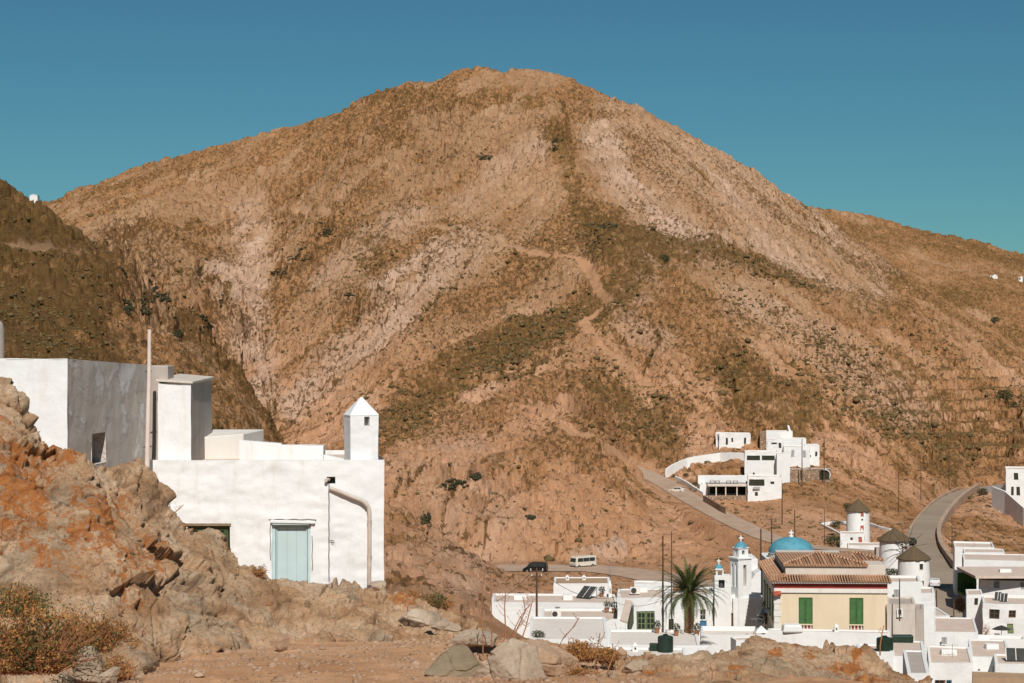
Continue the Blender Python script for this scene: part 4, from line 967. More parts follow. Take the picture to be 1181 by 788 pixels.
# -- middle left roofs
H_('white house with ochre earth roof at the back left of the village', 638, 704, 673, 690, 216, 6, [], roof='earth_roof', par=.1)
H_('long low white house with pinkish roof at the left tip of the village', 566, 712, 695, 722, 192, 6.6, [('v', 640, 700, 646, 706)], yaw=-1, sink=4, par=.16)
H_('white flat-roofed house carrying the water tank and cooling unit, behind the green double door', 712, 768, 689.5, 734, 178, 6.6, [('d', 734.5, 705, 755.5, 733, 'frame_green')], par=.08, t=.3)
H_('white wall block behind the cooling unit roof', 731, 776, 673, 690, 196, 2.2, [], par=.15)
H_('low white house with green vent below the lean-to roof', 624, 722, 714, 738, 178, 7.2, [('v', 635.5, 717, 643.5, 723.5, 'frame_green'), ('h', 671, 718, 673, 720)], par=.2, sink=3)
H_('broad white terrace roof in front of the green vent house', 610, 702, 737, 756, 158, 13, [], roof='deck_white', par=.12, sink=4, name='terrace', cat='terrace')
H_('white terrace below the green double door', 700, 808, 744, 764, 158, 8.5, [], roof='deck_white', par=.15, sink=3, name='terrace', cat='terrace')
H_('front white terrace edge beneath the palm', 655, 792, 757.5, 775, 150, 4.5, [], roof='deck_white', par=.15, sink=3, name='terrace', cat='terrace')
H_('tall narrow white house right of the green double door', 764, 790, 690, 736, 181, 5, [('h', 771, 714, 777, 735)], par=.2)
H_('white house with blue-glazed door behind the palm', 788, 822, 686, 730, 186, 6, [('d', 806.5, 716, 814.5, 729, 'blue'), ('w', 806.5, 703, 814.5, 715.5, 'frame_white')], par=.2)
# terrace columns and shaded side
for i, (x, lab) in enumerate(((697, 'square white pillar on the terrace, the left one'), (712, 'white wall stub beside the lean-to'), (717.5, 'thin white pillar under the corner of the lean-to'))):
    m = MB(); w_ = (4.6, 4, 2.6)[i]*.07/2; m.box(-w_, 0, -2, w_, .5, (14, 10, 13)[i]*.0695); tag(m.build('pillar', M['white'], None, P(x, 737, 167), bevel=.04), lab, 'pillar')
rt_ = empty('lean_to', P(722, 735, 167.5), 'grey-green lean-to roof beside the green double door', 'lean-to')
s = 167.5/F; m = MB(); m.add([(-7*s, 0, 20*s), (1*s, -1, 19*s), (12*s, 5.5, 32*s), (4*s, 6, 33*s), (-7*s, 0, 18.5*s), (1*s, -1, 17.5*s), (12*s, 5.5, 30.5*s), (4*s, 6, 31*s)], [(0, 1, 2, 3), (7, 6, 5, 4), (0, 4, 5, 1), (1, 5, 6, 2), (2, 6, 7, 3), (3, 7, 4, 0)]); m.build('roof', M['deck'], rt_)
m = MB(); m.add([(1*s, -.6, 0), (12*s, 5.4, 6*s), (12*s, 5.4, 30*s), (1*s, -.6, 17*s)], [(0, 1, 2, 3)]); m.add([(1*s+.1, -.6, 0), (12*s+.1, 5.4, 6*s), (12*s+.1, 5.4, 30*s), (1*s+.1, -.6, 17*s)], [(3, 2, 1, 0)]); m.build('shaded_side', M['frame_green'], rt_)  # olive colour stands in for shade on the house's right wall
# green double door glazing bars
dd_ = empty('door_glazing', P(745, 733, 177.93), 'olive green glazed double door with six dark panes', 'door'); s = 178/F
for k in (-5.2, 5.2):
    lf = MB(); lf.box((k-4.6)*s, -.02, 0, (k+4.6)*s, .03, 27.5*s); leaf = lf.build('door_leaf', M['frame_green'], dd_)
    for i in range(3):
        for j in (-1, 1):
            z0 = (8+i*6.3)*s; x0 = (k+j*2.1-1.6)*s; MB().box(x0, -.035, z0, x0+3.2*s, -.021, z0+5.2*s).build('pane', M['glass'], leaf)
# -- church with two bell gables
def dome_cap(root, x, y, z, r, h, name='dome', mat='dome_blue', cross=.5):
    m = MB(); m.lathe([(r*math.cos(t*math.pi/2/8), z+h*math.sin(t*math.pi/2/8)) for t in range(8)]+[(.02, z+h)], 24, (x, y, 0)); o = m.build(name, M[mat], root, smooth=True)
    if cross:
        m = MB(); c = cross; m.box(x-c*.10, y-c*.1, z+h-.05, x+c*.10, y+c*.1, z+h+c); m.box(x-c*.38, y-c*.09, z+h+c*.5, x+c*.38, y+c*.09, z+h+c*.72); m.build('cross', M['white'], o)
    return o
DC = 188.; s = DC/F
ch = empty('church', P(860, 729, DC), 'white village church with two blue-capped bell towers and a small dark door', 'church')
def cxy(px): return (px-860)*s
def cz(py): return (729-py)*s
m = MB(); shell(m, (881-846)*s, cz(690), 9, 2, [], .2, .3, x0=cxy(846)); m.build('nave_wall', M['white'], ch, bevel=.05, xf=jit(.05))
m = MB(); m.prism([(cxy(840), cz(731)), (cxy(878.5), cz(731)), (cxy(878.5), cz(659)), (cxy(872), cz(663)), (cxy(866), cz(672)), (cxy(856), cz(681)), (cxy(848), cz(686)), (cxy(840), cz(690))], .5, 7.5); m.build('gable_wall', M['white'], ch, bevel=.05)
m = MB(); m.box(cxy(867), 3.2, cz(690), cxy(879.5), 8, cz(649), tx=.05, ty=.05); m.build('upper_wall', M['white'], ch, bevel=.05)
m = MB(); x0, x1 = cxy(823), cxy(842)
wall_front(m, x0, x1, -2, cz(662.5), [(cxy(827.5), cz(677), cxy(834.5), cz(667.5))], 1.2, -1.)
m.add([(x0, -1, -2), (x1, -1, -2), (x1, 5, -2), (x0, 5, -2), (x0, -1, cz(662.5)), (x1, -1, cz(662.5)), (x1, .4, cz(662.5)), (x0, .4, cz(662.5)), (x1, .4, cz(684)), (x0, .4, cz(684)), (x1, 5, cz(684)), (x0, 5, cz(684))],
      [(1, 2, 10, 8, 6, 5), (3, 0, 4, 7, 9, 11), (4, 5, 6, 7), (7, 6, 8, 9), (9, 8, 10, 11), (2, 3, 11, 10)]); m.build('bell_wall', M['white'], ch, bevel=.04)
m = MB(); m.lathe([(.03, .62), (.12, .6), (.17, .42), (.22, .2), (.30, .03), (.30, 0)], 16, (cxy(831), -.5, cz(676))); m.build('bell', M['dark_metal'], ch, smooth=True)
m = MB(); m.add([(cxy(827.5), .19, cz(677)), (cxy(834.5), .19, cz(677)), (cxy(834.5), .19, cz(667.5)), (cxy(827.5), .19, cz(667.5))], [(0, 1, 2, 3)]); m.build('arch_back', M['dark'], ch)
m = MB()
for k in range(4): m.box(cxy(824.5)+(.0 if k % 2 == 0 else .55), -.9+(.0 if k < 2 else .6), cz(662.5), cxy(824.5)+(.16 if k % 2 == 0 else .71), -.74+(.0 if k < 2 else .6), cz(656.5))
m.box(cxy(823.8), -1., cz(656.5), cxy(832.7), -.05, cz(654.8)); lan = m.build('small_lantern', M['white'], ch, bevel=.03)
dome_cap(ch, cxy(828.3), -.5, cz(654.8), .37, .38, cross=.45)
# bell tower, turned so that its left side shows
TR = Matrix.Rotation(R(24), 3, 'Z'); TC = Vector((cxy(855.5), .9, 0))
def trot(v): return TR @ v + TC
def box_open(w, d, z0, z1, fops, lops, dep=.4):
    m = MB(); wall_front(m, -w/2, w/2, z0, z1, fops, dep, -d/2)
    l = MB(); wall_front(l, -d/2, d/2, z0, z1, lops, dep, -w/2); b = len(m.v)
    m.add([(v[1], -v[0], v[2]) for v in l.v], l.f)
    m.add([(w/2, -d/2, z0), (w/2, d/2, z0), (-w/2, d/2, z0), (w/2, -d/2, z1), (w/2, d/2, z1), (-w/2, d/2, z1), (-w/2, -d/2, z1)], [(0, 1, 4, 3), (1, 2, 5, 4), (3, 4, 5, 6)])
    return m
w_, d_ = 1.38, 1.5
tw = box_open(w_, d_, -1, cz(643.5), [(-.16, cz(677), .16, cz(652))], [(-.48, cz(678), -.16, cz(652)), (.12, cz(678), .46, cz(650))]).build('bell_tower', M['white'], ch, bevel=.03, xf=trot)
m = MB(); m.add([(-.16, -d_/2+.38, cz(677)), (.16, -d_/2+.38, cz(677)), (.16, -d_/2+.38, cz(652)), (-.16, -d_/2+.38, cz(652))], [(0, 1, 2, 3)]); m.build('tower_opening', M['cement'], tw, xf=trot)
for a, b_ in ((-.48, -.16), (.12, .46)):
    m = MB(); m.add([(-w_/2+.38, -a, cz(678)), (-w_/2+.38, -b_, cz(678)), (-w_/2+.38, -b_, cz(650)), (-w_/2+.38, -a, cz(650))], [(0, 1, 2, 3)]); m.build('tower_opening', M['cement'], tw, xf=trot)
m = MB(); m.box(-w_/2-.1, -d_/2-.1, cz(645.5), w_/2+.1, d_/2+.1, cz(643.3)); m.build('cornice', M['white'], tw, bevel=.03, xf=trot)
box_open(.98, .98, cz(643.3), cz(632.5), [(-.13, cz(640.5), .13, cz(635.5))], [(-.12, cz(640.5), .12, cz(635.5))], .25).build('upper_stage', M['white'], ch, bevel=.03, xf=trot)
m = MB(); m.box(-.2, -.2, cz(642), .2, .2, cz(634)); m.build('bell', M['dark_metal'], ch, xf=trot)
m = MB(); m.box(-.58, -.58, cz(633.3), .58, .58, cz(632.2)); m.build('upper_cornice', M['white'], ch, bevel=.02, xf=trot)
m = MB(); m.lathe([(.62, 0), (.60, .06), (.42, .28), (.18, .48), (.02, .56)], 20, (cxy(855.8), .9, cz(632.2))); o = m.build('tower_dome', M['dome_blue'], ch, smooth=True)
m = MB(); c = .55; z = cz(632.5)+.52; x = cxy(855.8); m.box(x-.055, .84, z, x+.055, .96, z+c); m.box(x-.2, .85, z+c*.5, x+.2, .95, z+c*.7); m.build('cross', M['white'], o)
leafpanel(ch, cxy(842.3), cz(727), cxy(846.3), cz(708), .46, M['frame_brown'], 'door', 3, 1)
m = MB(); m.box(cxy(841), .2, cz(707.5), cxy(848), .5, cz(704.5)); m.box(cxy(841.3), .3, cz(728), cxy(842.1), .5, cz(707.6)); m.build('door_surround', M['cream'], ch)
# church forecourt walls
H_('low white forecourt wall in front of the church door', 808, 886, 732, 750, 172, 5, [], roof='deck_white', par=.35, sink=2, name='forecourt_wall', cat='wall')
H_('white angled block beside the forecourt stones', 848, 876, 738, 752, 166, 1.5, [], par=.05, sink=1.5, name='wall_block', cat='wall', yaw=8)
m = MB(); m.prism([(0, -2.5), (2.6, -1.6), (3.4, .0), (-.6, .0), (.2, -1.1)], 0, .5)
m = MB(); s_ = 160/F; m.add([((x-797)*s_, 0, (745.5-y)*s_) for x, y in ((778, 745.5), (818, 745), (811, 753), (798, 766), (790, 764))]+[((x-797)*s_, .5, (745.5-y)*s_) for x, y in ((778, 745.5), (818, 745), (811, 753), (798, 766), (790, 764))], [(4, 3, 2, 1, 0), (5, 6, 7, 8, 9), (0, 1, 6, 5), (1, 2, 7, 6), (2, 3, 8, 7), (3, 4, 9, 8), (4, 0, 5, 9)])
tag(m.build('wedge_wall', M['white'], None, P(797, 745.5, 156), bevel=.03), 'white wedge-shaped retaining wall below the palm tree', 'wall')
# -- yellow neoclassical house
DY = 171.; s = DY/F; YW = -3.
yh = empty('yellow_house', P(893.5, 733, DY), 'yellow house with green shutters, terracotta tiled hip roof and red balustrades', 'house', rz=R(YW))
def yx(px): return (px-893.5)*s
def yz(py): return (733-py)*s
W_ = (1022.5-893.5)*s; dpt = 14.
m = MB(); ops = [(yx(921), yz(719.5), yx(937), yz(689)), (yx(979), yz(719.5), yx(995), yz(689)), (yx(921), yz(728), yx(937), yz(721)), (yx(979), yz(728), yx(995), yz(721))]
shell(m, W_, yz(682), dpt, 3, ops, 0, .2, x0=0, depth=.22); m.build('wall', M['yellow'], yh, bevel=.03)
for a, b_, c, d in ops[:2]: leafpanel(yh, a, b_, c, d, .10, M['green'], 'shutter', 26, 2)
for a, b_, c, d in ops[2:]:
    m = MB(); m.add([(a, .2, b_), (c, .2, b_), (c, .2, d), (a, .2, d)], [(0, 1, 2, 3)]); rb = m.build('balustrade', M['red'], yh)
    bl = MB()
    for k in range(4): x = a+(c-a)*(k+.5)/4; bl.lathe([(.07, b_+.02), (.05, b_+.08), (.09, b_+.2), (.04, b_+.33), (.07, d-.02)], 10, (x, .1, 0))
    bl.build('balusters', M['offwhite'], rb, smooth=True)
m = MB()
for i in range(7): m.box(-.05-(i % 2)*.03, -.06, yz(733)+i*.52, yx(899.5)+(i % 2)*.09, .25, yz(733)+i*.52+.49)
m.build('quoins', M['offwhite'], yh, bevel=.02)
m = MB(); m.box(-.06, -.10, yz(682), W_+.05, dpt, yz(678.5)); m.box(-.02, -.14, yz(683.5), W_+.02, dpt-.1, yz(682.02)); m.build('frieze', M['offwhite'], yh, bevel=.02)
m = MB(); m.box(-.02, -.02, yz(678.5), W_, dpt-.05, yz(672.4)); m.build('red_band', M['darkred'], yh)
m = MB(); m.box(-.34, -.36, yz(672.4), W_+.35, dpt+.3, yz(670.3)); m.build('cornice', M['offwhite'], yh, bevel=.03)
# eave tiles: a low skirt of half-round tiles, ends showing
m = MB(); z0 = yz(670.4); n = 46
for k in range(n):
    x = -.35+(W_+.6)*(k+.5)/n; m.tube([(x, -.50, z0+.07), (x, .95, z0+.42)], (W_+.6)/n*.42, 6)
m.add([(-.45, -.42, z0), (W_+.3, -.42, z0), (W_+.3, 1.0, z0+.36), (-.45, 1.0, z0+.36)], [(0, 1, 2, 3)])
for k in range(40):
    y = .1+14*k/40; m.tube([(-.47, y, z0+.07), (.95, y, z0+.42)], .14, 6)
m.build('eave_tiles', M['tiles'], yh, smooth=True)
m = MB(); m.box(.95, 1.0, yz(671), W_-.02, dpt-1, yz(652.5)); m.build('attic_wall', M['cream'], yh, bevel=.04)
def hip(name, x0, x1, y0, y1, z0, rx, ry, z1, parent, mat='tiles', lab=None):
    """hip roof; ridge at rx..(rx2) drawn with courses"""
    m = MB(); (ra, rb) = rx
    m.add([(x0, y0, z0), (x1, y0, z0), (x1, y1, z0), (x0, y1, z0), (ra, ry, z1), (rb, ry, z1), (x0, y0, z0-.12), (x1, y0, z0-.12), (x1, y1, z0-.12), (x0, y1, z0-.12)],
          [(0, 1, 5, 4), (1, 2, 5), (2, 3, 4, 5), (3, 0, 4), (6, 7, 1, 0), (7, 8, 2, 1), (8, 9, 3, 2), (9, 6, 0, 3), (9, 8, 7, 6)])
    o = m.build(name, M[mat], parent); t = MB(); n = int((x1-x0)/.28)
    for k in range(1, n):   # tile ridges running down the front slope
        x = x0+(x1-x0)*k/n
        f = min(1, (x-x0)/(ra-x0+1e-6), (x1-x)/(x1-rb+1e-6)); f = max(.02, min(1, f))
        t.tube([(x, y0-.05, z0+.05), (x, y0+(ry-y0)*f, z0+(z1-z0)*f+.05)], .10, 5)
    r = .13
    for a, b_ in (((x0, y0, z0), (ra, ry, z1)), ((x1, y0, z0), (rb, ry, z1)), ((ra, ry, z1), (rb, ry, z1))): t.tube([Vector(a)+Vector((0, 0, .08)), Vector(b_)+Vector((0, 0, .1))], r, 6)
    t.build('ridge_tiles', M[mat], o, smooth=True); return o
hip('hip_roof', .8, yx(1001), .8, 11, yz(652.5), (yx(949), yx(953)), 5.6, yz(652.5)+.45, yh)
hip('rear_roof', yx(985), yx(1024), 4.2, 12.5, yz(652.3), (yx(994), yx(999)), 8.3, yz(652.3)+.18, yh)
m = MB(); m.tube([(.05, -.32, yz(686)), (.05, -.32, yz(682))], .26, 12); m.tube([(-.15, -.3, yz(684)), (.5, -.3, yz(684))], .2, 10); m.build('corner_corbel', M['red'], yh, smooth=True)
# shutters on the shaded left side
for k in range(4):
    y = 1.6+k*3.1; m = MB(); m.box(-.07, y, 1.0, 0.0-.003, y+1.1, 3.1); m.box(-.11, y-.05, 3.12, -.003, y+1.15, 3.2); o = m.build('side_shutter', M['green'], yh)
# blue dome church behind
DD_ = 200.; s = DD_/F
bd = empty('domed_church', P(917, 660, DD_), 'wide blue dome with a small white cross behind the yellow house', 'church')
m = MB(); m.box(-(917-886)*s, 0, -6, (952-917)*s, 7, (660-646)*s); m.build('wall', M['white'], bd, bevel=.05)
m = MB(); m.lathe([(2.25, (660-646)*s), (2.25, (660-641)*s), (2.33, (660-640.5)*s)], 32, (0, 2.8, 0)); m.build('drum', M['cream'], bd, smooth=True)
m = MB(); r = 2.2; h = (641-622)*s*.98; m.lathe([(r*math.cos(t*math.pi/2/10), (660-641)*s+h*math.sin(t*math.pi/2/10)**.92) for t in range(10)]+[(.03, (660-641)*s+h)], 40, (0, 2.8, 0)); o = m.build('dome', M['dome_blue'], bd, smooth=True)
m = MB(); z = (660-641)*s+h-.03; m.lathe([(.22, z), (.24, z+.12), (.1, z+.2)], 12, (0, 2.8, 0)); m.box(-.06, 2.74, z+.15, .06, 2.86, z+.72); m.box(-.24, 2.75, z+.38, .24, 2.85, z+.50); m.build('cross', M['white'], o)
# -- right of the yellow house
H_('white house with one wall lamp between the yellow house and the front windmill', 1022, 1062, 671, 702, 182, 5, [('h', 1024, 695, 1029, 698)], par=.2, sink=4)
H_('small white annex stepping up towards the front windmill', 1052, 1078, 684, 704, 190, 5, [('h', 1056.5, 694, 1060, 698)], par=.15, sink=5)
H_('small dim cement house with a white-rimmed niche window right of the yellow house', 1023, 1056, 697, 734, 170, 5, [('h', 1036, 703, 1039.5, 709)], wall='cream', roof='cement', par=.1, sink=3, name='cement_house')
m = MB(); m.box(-.24, -.03, -.1, -.13, 0, .5); m.box(.13, -.03, -.1, .24, 0, .5); m.box(-.13, -.03, .42, .13, 0, .5); m.box(-.24, -.03, -.2, .24, 0, -.1); tag(m.build('niche_rim', M['white'], None, P(1037.8, 709, 169.9)), 'white rim around the niche of the cement house', 'niche')
H_('narrow cement block at the foot of the cement house', 1050, 1066, 703, 734, 174, 4, [], wall='cement', roof='cement', par=.1, sink=3, name='cement_block', cat='outbuilding')
H_('flat pinkish terrace beside the black-green tank', 1028, 1068, 757, 776, 150, 8, [], roof='deck', par=.1, sink=4, name='terrace', cat='terrace')
H_('long low white wall along the foot of the yellow house', 886, 1026, 729, 742, 166, 1.6, [], par=.1, sink=3, name='low_wall', cat='wall')
H_('small cement roof at the bottom right of the rocks', 1046, 1072, 777, 800, 128, 10, [], wall='white', roof='cement', par=.08, sink=3, name='low_roof', cat='house')
H_('white block house in front of the tank terrace', 990, 1030, 752, 770, 150, 4, [], roof='deck', par=.1, sink=4)
H_('white house with a small pair of windows behind the long blank wall', 1052, 1096, 710.5, 733, 215, 10, [('w', 1080, 722.5, 1086, 727)], roof='deck', par=.1, yaw=0, sink=6)
H_('long blank white house in front of the road junction', 1066, 1128, 729, 748, 196, 10.5, [], roof='deck', par=.08, sink=6)
H_('white house with a blue framed opening at the bottom edge', 1072, 1122, 764.5, 800, 172, 9.5, [('w', 1078, 784.5, 1090, 794, 'frame_brown'), ('w', 1091, 784.5, 1097, 794, 'blue')], roof='deck', par=.12, sink=5)
H_('white flat-roofed house second from the bottom right corner', 1120, 1166, 757.5, 790, 178, 10.5, [('h', 1127.5, 772, 1130, 774)], roof='deck', par=.1, sink=5)
H_('low white house against the right edge above the brown roof', 1148, 1215, 766, 790, 172, 5.5, [], roof='deck', par=.12, sink=5)
H_('brown earthen roof in the bottom right corner', 1123, 1220, 782, 800, 160, 2.6, [], roof='earth_roof', wall='earth_roof', par=.03, sink=5, name='brown_roof', cat='roof')
H_('two-storey white house with brown windows at the right edge', 1134.5, 1215, 696.5, 744, 262, 9, [('w', 1142, 703.5, 1153.5, 714.5, 'frame_brown'), ('w', 1163.5, 704, 1171.5, 712.5, 'frame_brown'), ('d', 1162, 719.5, 1169, 731, 'frame_green')], roof='deck', par=.35, sink=6)
H_('white house with grey shutters above the two-storey one', 1131, 1220, 670, 690, 285, 9, [('s', 1146.5, 670.8, 1153, 679), ('s', 1177, 671.5, 1184, 680)], roof='deck', par=.2, sink=6)
m = MB(); s = 283.5/F; m.box(-1*s, 0, 0, 96*s, 12, .35); tag(m.build('roof_slab', M['deck'], None, P(1126, 667.5, 283.5), bevel=.03), 'wide pale roof slab shading the grey-shuttered house', 'roof')
H_('white flat-roofed house near the top of the right group', 1112, 1200, 646.5, 668, 312, 10, [], roof='deck', par=.12, sink=6)
H_('white house at the back left of the right group, beside the retaining wall', 1101.5, 1146, 631, 650, 335, 9, [], roof='deck', par=.25, sink=7)
H_('low white house behind the right group with flat pale front', 1112, 1158, 637, 652, 325, 6, [], roof='deck', par=.1, sink=6)
H_('white wall pier by the road under the dark awning', 1110.5, 1117, 663, 682, 300, 2, [], par=.05, sink=4, name='gate_pier', cat='pier')
H_('small white shed with sloping side next to the two-storey house', 1115, 1133, 686, 719, 270, 6, [('h', 1124, 690, 1128, 698)], par=.1, sink=6, name='white_shed', cat='shed')
H_('low white yard wall at the foot of the two-storey house', 1128, 1182, 737, 752, 232, 3, [], roof='deck', par=.5, sink=5, name='yard_wall', cat='wall')
aw = MB(); s = 290/F; aw.box(0, 0, -24*s, 22*s, 4, -21*s); aw.box(0, 3.6, -21*s, 22*s, 4, 0); tag(aw.build('shaded_porch', M['green'], None, P(1111, 664, 292)), 'dark green shaded porch by the road', 'porch')
# -- white house on the right crest and its garden wall
H_('white house with grey side cut by the right edge, above the road bend', 1161, 1230, 541, 580, 520, 10, [('h', 1170, 546, 1175, 554), ('h', 1167, 562, 1170, 572), ('h', 1173, 562, 1177, 572)], par=.3, sink=5)
lin_wall('garden_wall', [P(1138, 566, 545), P(1150, 565, 540), P(1162, 564, 535)], 1.2, .5, M['white'], 'white garden wall from the road to the house above the bend', drop=3)
lin_wall('garden_wall', [P(1145, 577, 512), P(1160, 583, 505), P(1181, 602, 492), P(1215, 620, 480)], 3.4, .5, M['white'], 'tall white retaining wall below the house above the bend', drop=3)
# -- retaining wall along the right side of the road
rw = smooth_pl([pz(1128,565,580), pz(1112,576,543), pz(1099,589,512), pz(1089,603,483), pz(1083,617,455), pz(1085,633,424), pz(1094,648,396), pz(1102,658,378)], 6)
lin_wall('retaining_wall', rw, 1.7, .9, M['track'], 'long pale retaining wall curving beside the asphalt road', 'retaining wall', drop=1.5)
lw = smooth_pl([pz(1106,563.5,586), pz(1080,577,548), pz(1062,594,505), pz(1050,610,465)], 5)
lin_wall('kerb_wall', lw, .45, .5, M['track'], 'low stone kerb on the uphill side of the road', 'kerb', drop=1)
# -- windmills
def mill(label, px, yb, ye, wpx, ypk, D, ops, over=1.12):
    s = D/F; root = empty('windmill', P(px, yb, D), label, 'windmill', 'old windmills by the road'); r = wpx*s/2; h = (yb-ye)*s
    m = MB(); m.lathe([(r*1.04, -3), (r*1.03, 0), (r, h*.5), (r*.97, h)], 40); m.build('tower', M['white'], root, smooth=True)
    c = MB(); hp = (ye-ypk)*s; rr = r*over; n = 44
    prof = [(rr*.98, h-.22), (rr, h-.10), (rr*.93, h+.12), (rr*.62, h+hp*.40), (rr*.3, h+hp*.72), (rr*.06, h+hp*.99), (.02, h+hp)]
    c.lathe(prof, n, cap=False); o = c.build('roof', M['thatch'], root, smooth=True, xf=lambda v: Vector((v.x*(1+.035*math.sin(math.atan2(v.y, v.x)*11)), v.y*(1+.035*math.cos(math.atan2(v.y, v.x)*13)), v.z+.06*math.sin(math.atan2(v.y, v.x)*9))))
    for (kind, a, b_, cc, d, mat) in ops:
        x0, x1, z0, z1 = (a-px)*s, (cc-px)*s, (yb-d)*s, (yb-b_)*s; xm = (x0+x1)/2; y = -math.sqrt(max(.01, r*r-xm*xm)); an = math.atan2(xm, -y)
        f = MB(); hw = (x1-x0)/2/math.cos(an); t = .1
        f.box(-hw-.05, -.06, z0-.05, hw+.05, .25, z0, 0); f.box(-hw-.05, -.06, z1, hw+.05, .25, z1+.06); f.box(-hw-.05, -.06, z0, -hw, .25, z1); f.box(hw, -.06, z0, hw+.05, .25, z1)
        w_ = f.build(kind, M['white'], root, loc=(xm, y, 0)); w_.rotation_euler = (0, 0, an)
        MB().box(-hw, -.035, z0, hw, .2, z1).build('panel', M[mat], w_)
    return root, r, h
m1 = mill('farthest windmill, tallest and standing alone in its walled yard, with red door and windows', 989.5, 614, 588.5, 26.5, 576, 440, [('window', 990.5, 589.5, 994, 594.5, 'red'), ('window', 991.2, 597.2, 993.2, 599.2, 'dark'), ('door', 990, 605, 994, 613.5, 'red')])
m2 = mill('middle windmill with bare sail poles radiating from its axle', 1031.5, 664, 622.5, 34.5, 609, 372, [('window', 1035, 625.5, 1038, 627.5, 'dark')], 1.13)
m3 = mill('nearest windmill with two dark square windows facing the village', 1053.8, 676, 643.5, 36.5, 630, 348, [('window', 1057, 648.5, 1061, 655, 'dark'), ('window', 1056, 668, 1062, 673.5, 'dark')], 1.08)
root, r, h = m2; hub = Vector((1.35, -r-1.0, h-1.1)); ax = MB(); ax.tube([hub+Vector((-.9, 2.6, .15)), hub], .14, 8); axo = ax.build('axle', M['pole_wood'], root)
for k in range(12):
    a = 2*math.pi*(k+.35)/12; m = MB(); m.tube([hub, hub+Vector((3.9*math.cos(a), -.1, 3.9*math.sin(a)))], [.07, .035], 5); m.build('sail_pole', M['pole_wood'], root)
H_('small white house with a red door at the foot of the farthest windmill', 969, 997, 615.5, 629, 432, 5, [('h', 980.5, 620, 983.5, 623), ('d', 990, 619.5, 994, 626.5, 'red')], par=.1, sink=3)
H_('low white house with vents in front of the farthest windmill', 978, 1016, 629, 644, 420, 6, [('h', 992, 636, 995, 638), ('h', 1000, 635.5, 1004, 637.5), ('h', 1007.5, 635.5, 1010, 638)], par=.1, sink=4)
m = MB(); m.box(0, 0, -2, 2.3, 2, 1.9, tx=.1); tag(m.build('garage', M['cement'], None, P(1010, 644, 385), bevel=.05), 'dark recessed outbuilding left of the middle windmill', 'outbuilding')
lin_wall('yard_wall', [hitgrid(a, b, Hb, 380) for a, b in ((973, 620), (966, 616), (960, 613), (953, 609.5), (947, 606.5), (953, 605.3), (960, 604.8), (968, 604.3), (976, 603.8))], .55, .45, M['white'], 'white yard wall left of the farthest windmill', drop=2)
lin_wall('yard_wall', [hitgrid(a, b, Hb, 380) for a, b in ((1003, 606), (1009, 608), (1014, 609.8), (1020, 611.5), (1027, 613))], .55, .45, M['white'], 'white yard wall right of the farthest windmill', drop=2)
# -- hillside tavern and its houses
G_ = 'stepped white houses of the hillside tavern'
H_('lone white cottage with three dark openings, topmost left of the hillside group', 829.5, 865.5, 500, 515, 560, 6, [('h', 837, 505, 839.5, 513), ('h', 843.5, 505, 845.5, 510), ('h', 858, 505, 860.5, 513)], name='white_house', sink=3, par=.25)
H_('small white porch block on the left end of the lone cottage', 825.5, 832, 499, 512, 562, 4, [('s', 827, 501, 830.5, 508)], sink=3, par=.1)
H_('white house top right of the group with domed vents on its front', 884, 914, 497.5, 513, 555, 6, [], sink=4, par=.15)
H_('brown stone block at the left end of the top white house', 876.5, 884.5, 498, 514, 556, 5, [], wall='stone_wall', roof='earth_roof', par=.1, sink=4, name='stone_house')
H_('white house with a covered doorway below the top white house', 885, 903, 507, 519, 545, 4, [('h', 889.5, 510.5, 896, 512.5), ('h', 898, 511, 901, 517)], sink=4, par=.1)
H_('plain white house in the upper middle of the group', 901, 929.5, 506, 517, 549, 6, [], sink=4, par=.2)
H_('white house with two shuttered doors right of the tavern', 904, 934, 515, 541, 538, 6, [('s', 912.5, 519, 916, 527), ('s', 926, 520, 929, 528)], sink=4, par=.2)
H_('rightmost white house of the group with one dark window', 928, 945, 513.5, 538, 541, 7, [('h', 940, 521, 942.5, 526.5), ('h', 932.5, 525, 935.5, 527.5)], sink=4, par=.2)
H_('white house front with a long glazed opening on its upper floor', 859, 897, 521, 548, 528, 7, [('h', 861.5, 525.5, 876.5, 531), ('h', 878.5, 525.5, 893.5, 531), ('h', 868.5, 545, 870.5, 547.5)], sink=4, par=.35)
H_('blank white block right of the long glazed opening', 896, 911, 523, 541, 524, 5, [], sink=4, par=.1)
H_('lower white tavern building with sign board and wide dark window', 862.5, 901.5, 549.5, 577.5, 510, 7, [('h', 864, 553, 881.5, 560.5), ('h', 888.5, 555.5, 893, 558.5), ('h', 870.5, 567.5, 874, 572)], sink=3, par=.3)
m = MB(); s = 509.8/F; m.box(0, 0, 0, 8*s, .12, 2.6*s); tag(m.build('sign_board', M['grey_paint'], None, P(868.5, 564.3, 509.7)), 'grey board on the lower tavern wall', 'sign board')
H_('stone-faced lower house right of the tavern', 901, 934, 541.5, 556, 524, 5, [('h', 908.5, 542, 910.5, 553), ('h', 923, 543, 925, 554)], wall='stone_wall', par=.08, sink=3, name='stone_house')
H_('stone house with a big round-cornered dark arch at the right end', 934, 959, 541, 555, 526, 5, [('h', 945, 542.5, 956, 553.5)], wall='stone_wall', par=.08, sink=3, name='stone_house')
m = MB(); s = 525.7/F; m.tube([(6.6*s*math.cos(t/10*math.pi-.6), 0, 6.2*s*math.sin(t/10*math.pi-.6)) for t in range(9)], .13, 6); tag(m.build('arch_rim', M['offwhite'], None, P(951, 548, 525.6)), 'pale curved rim around the dark arch at the far right of the group', 'arch')
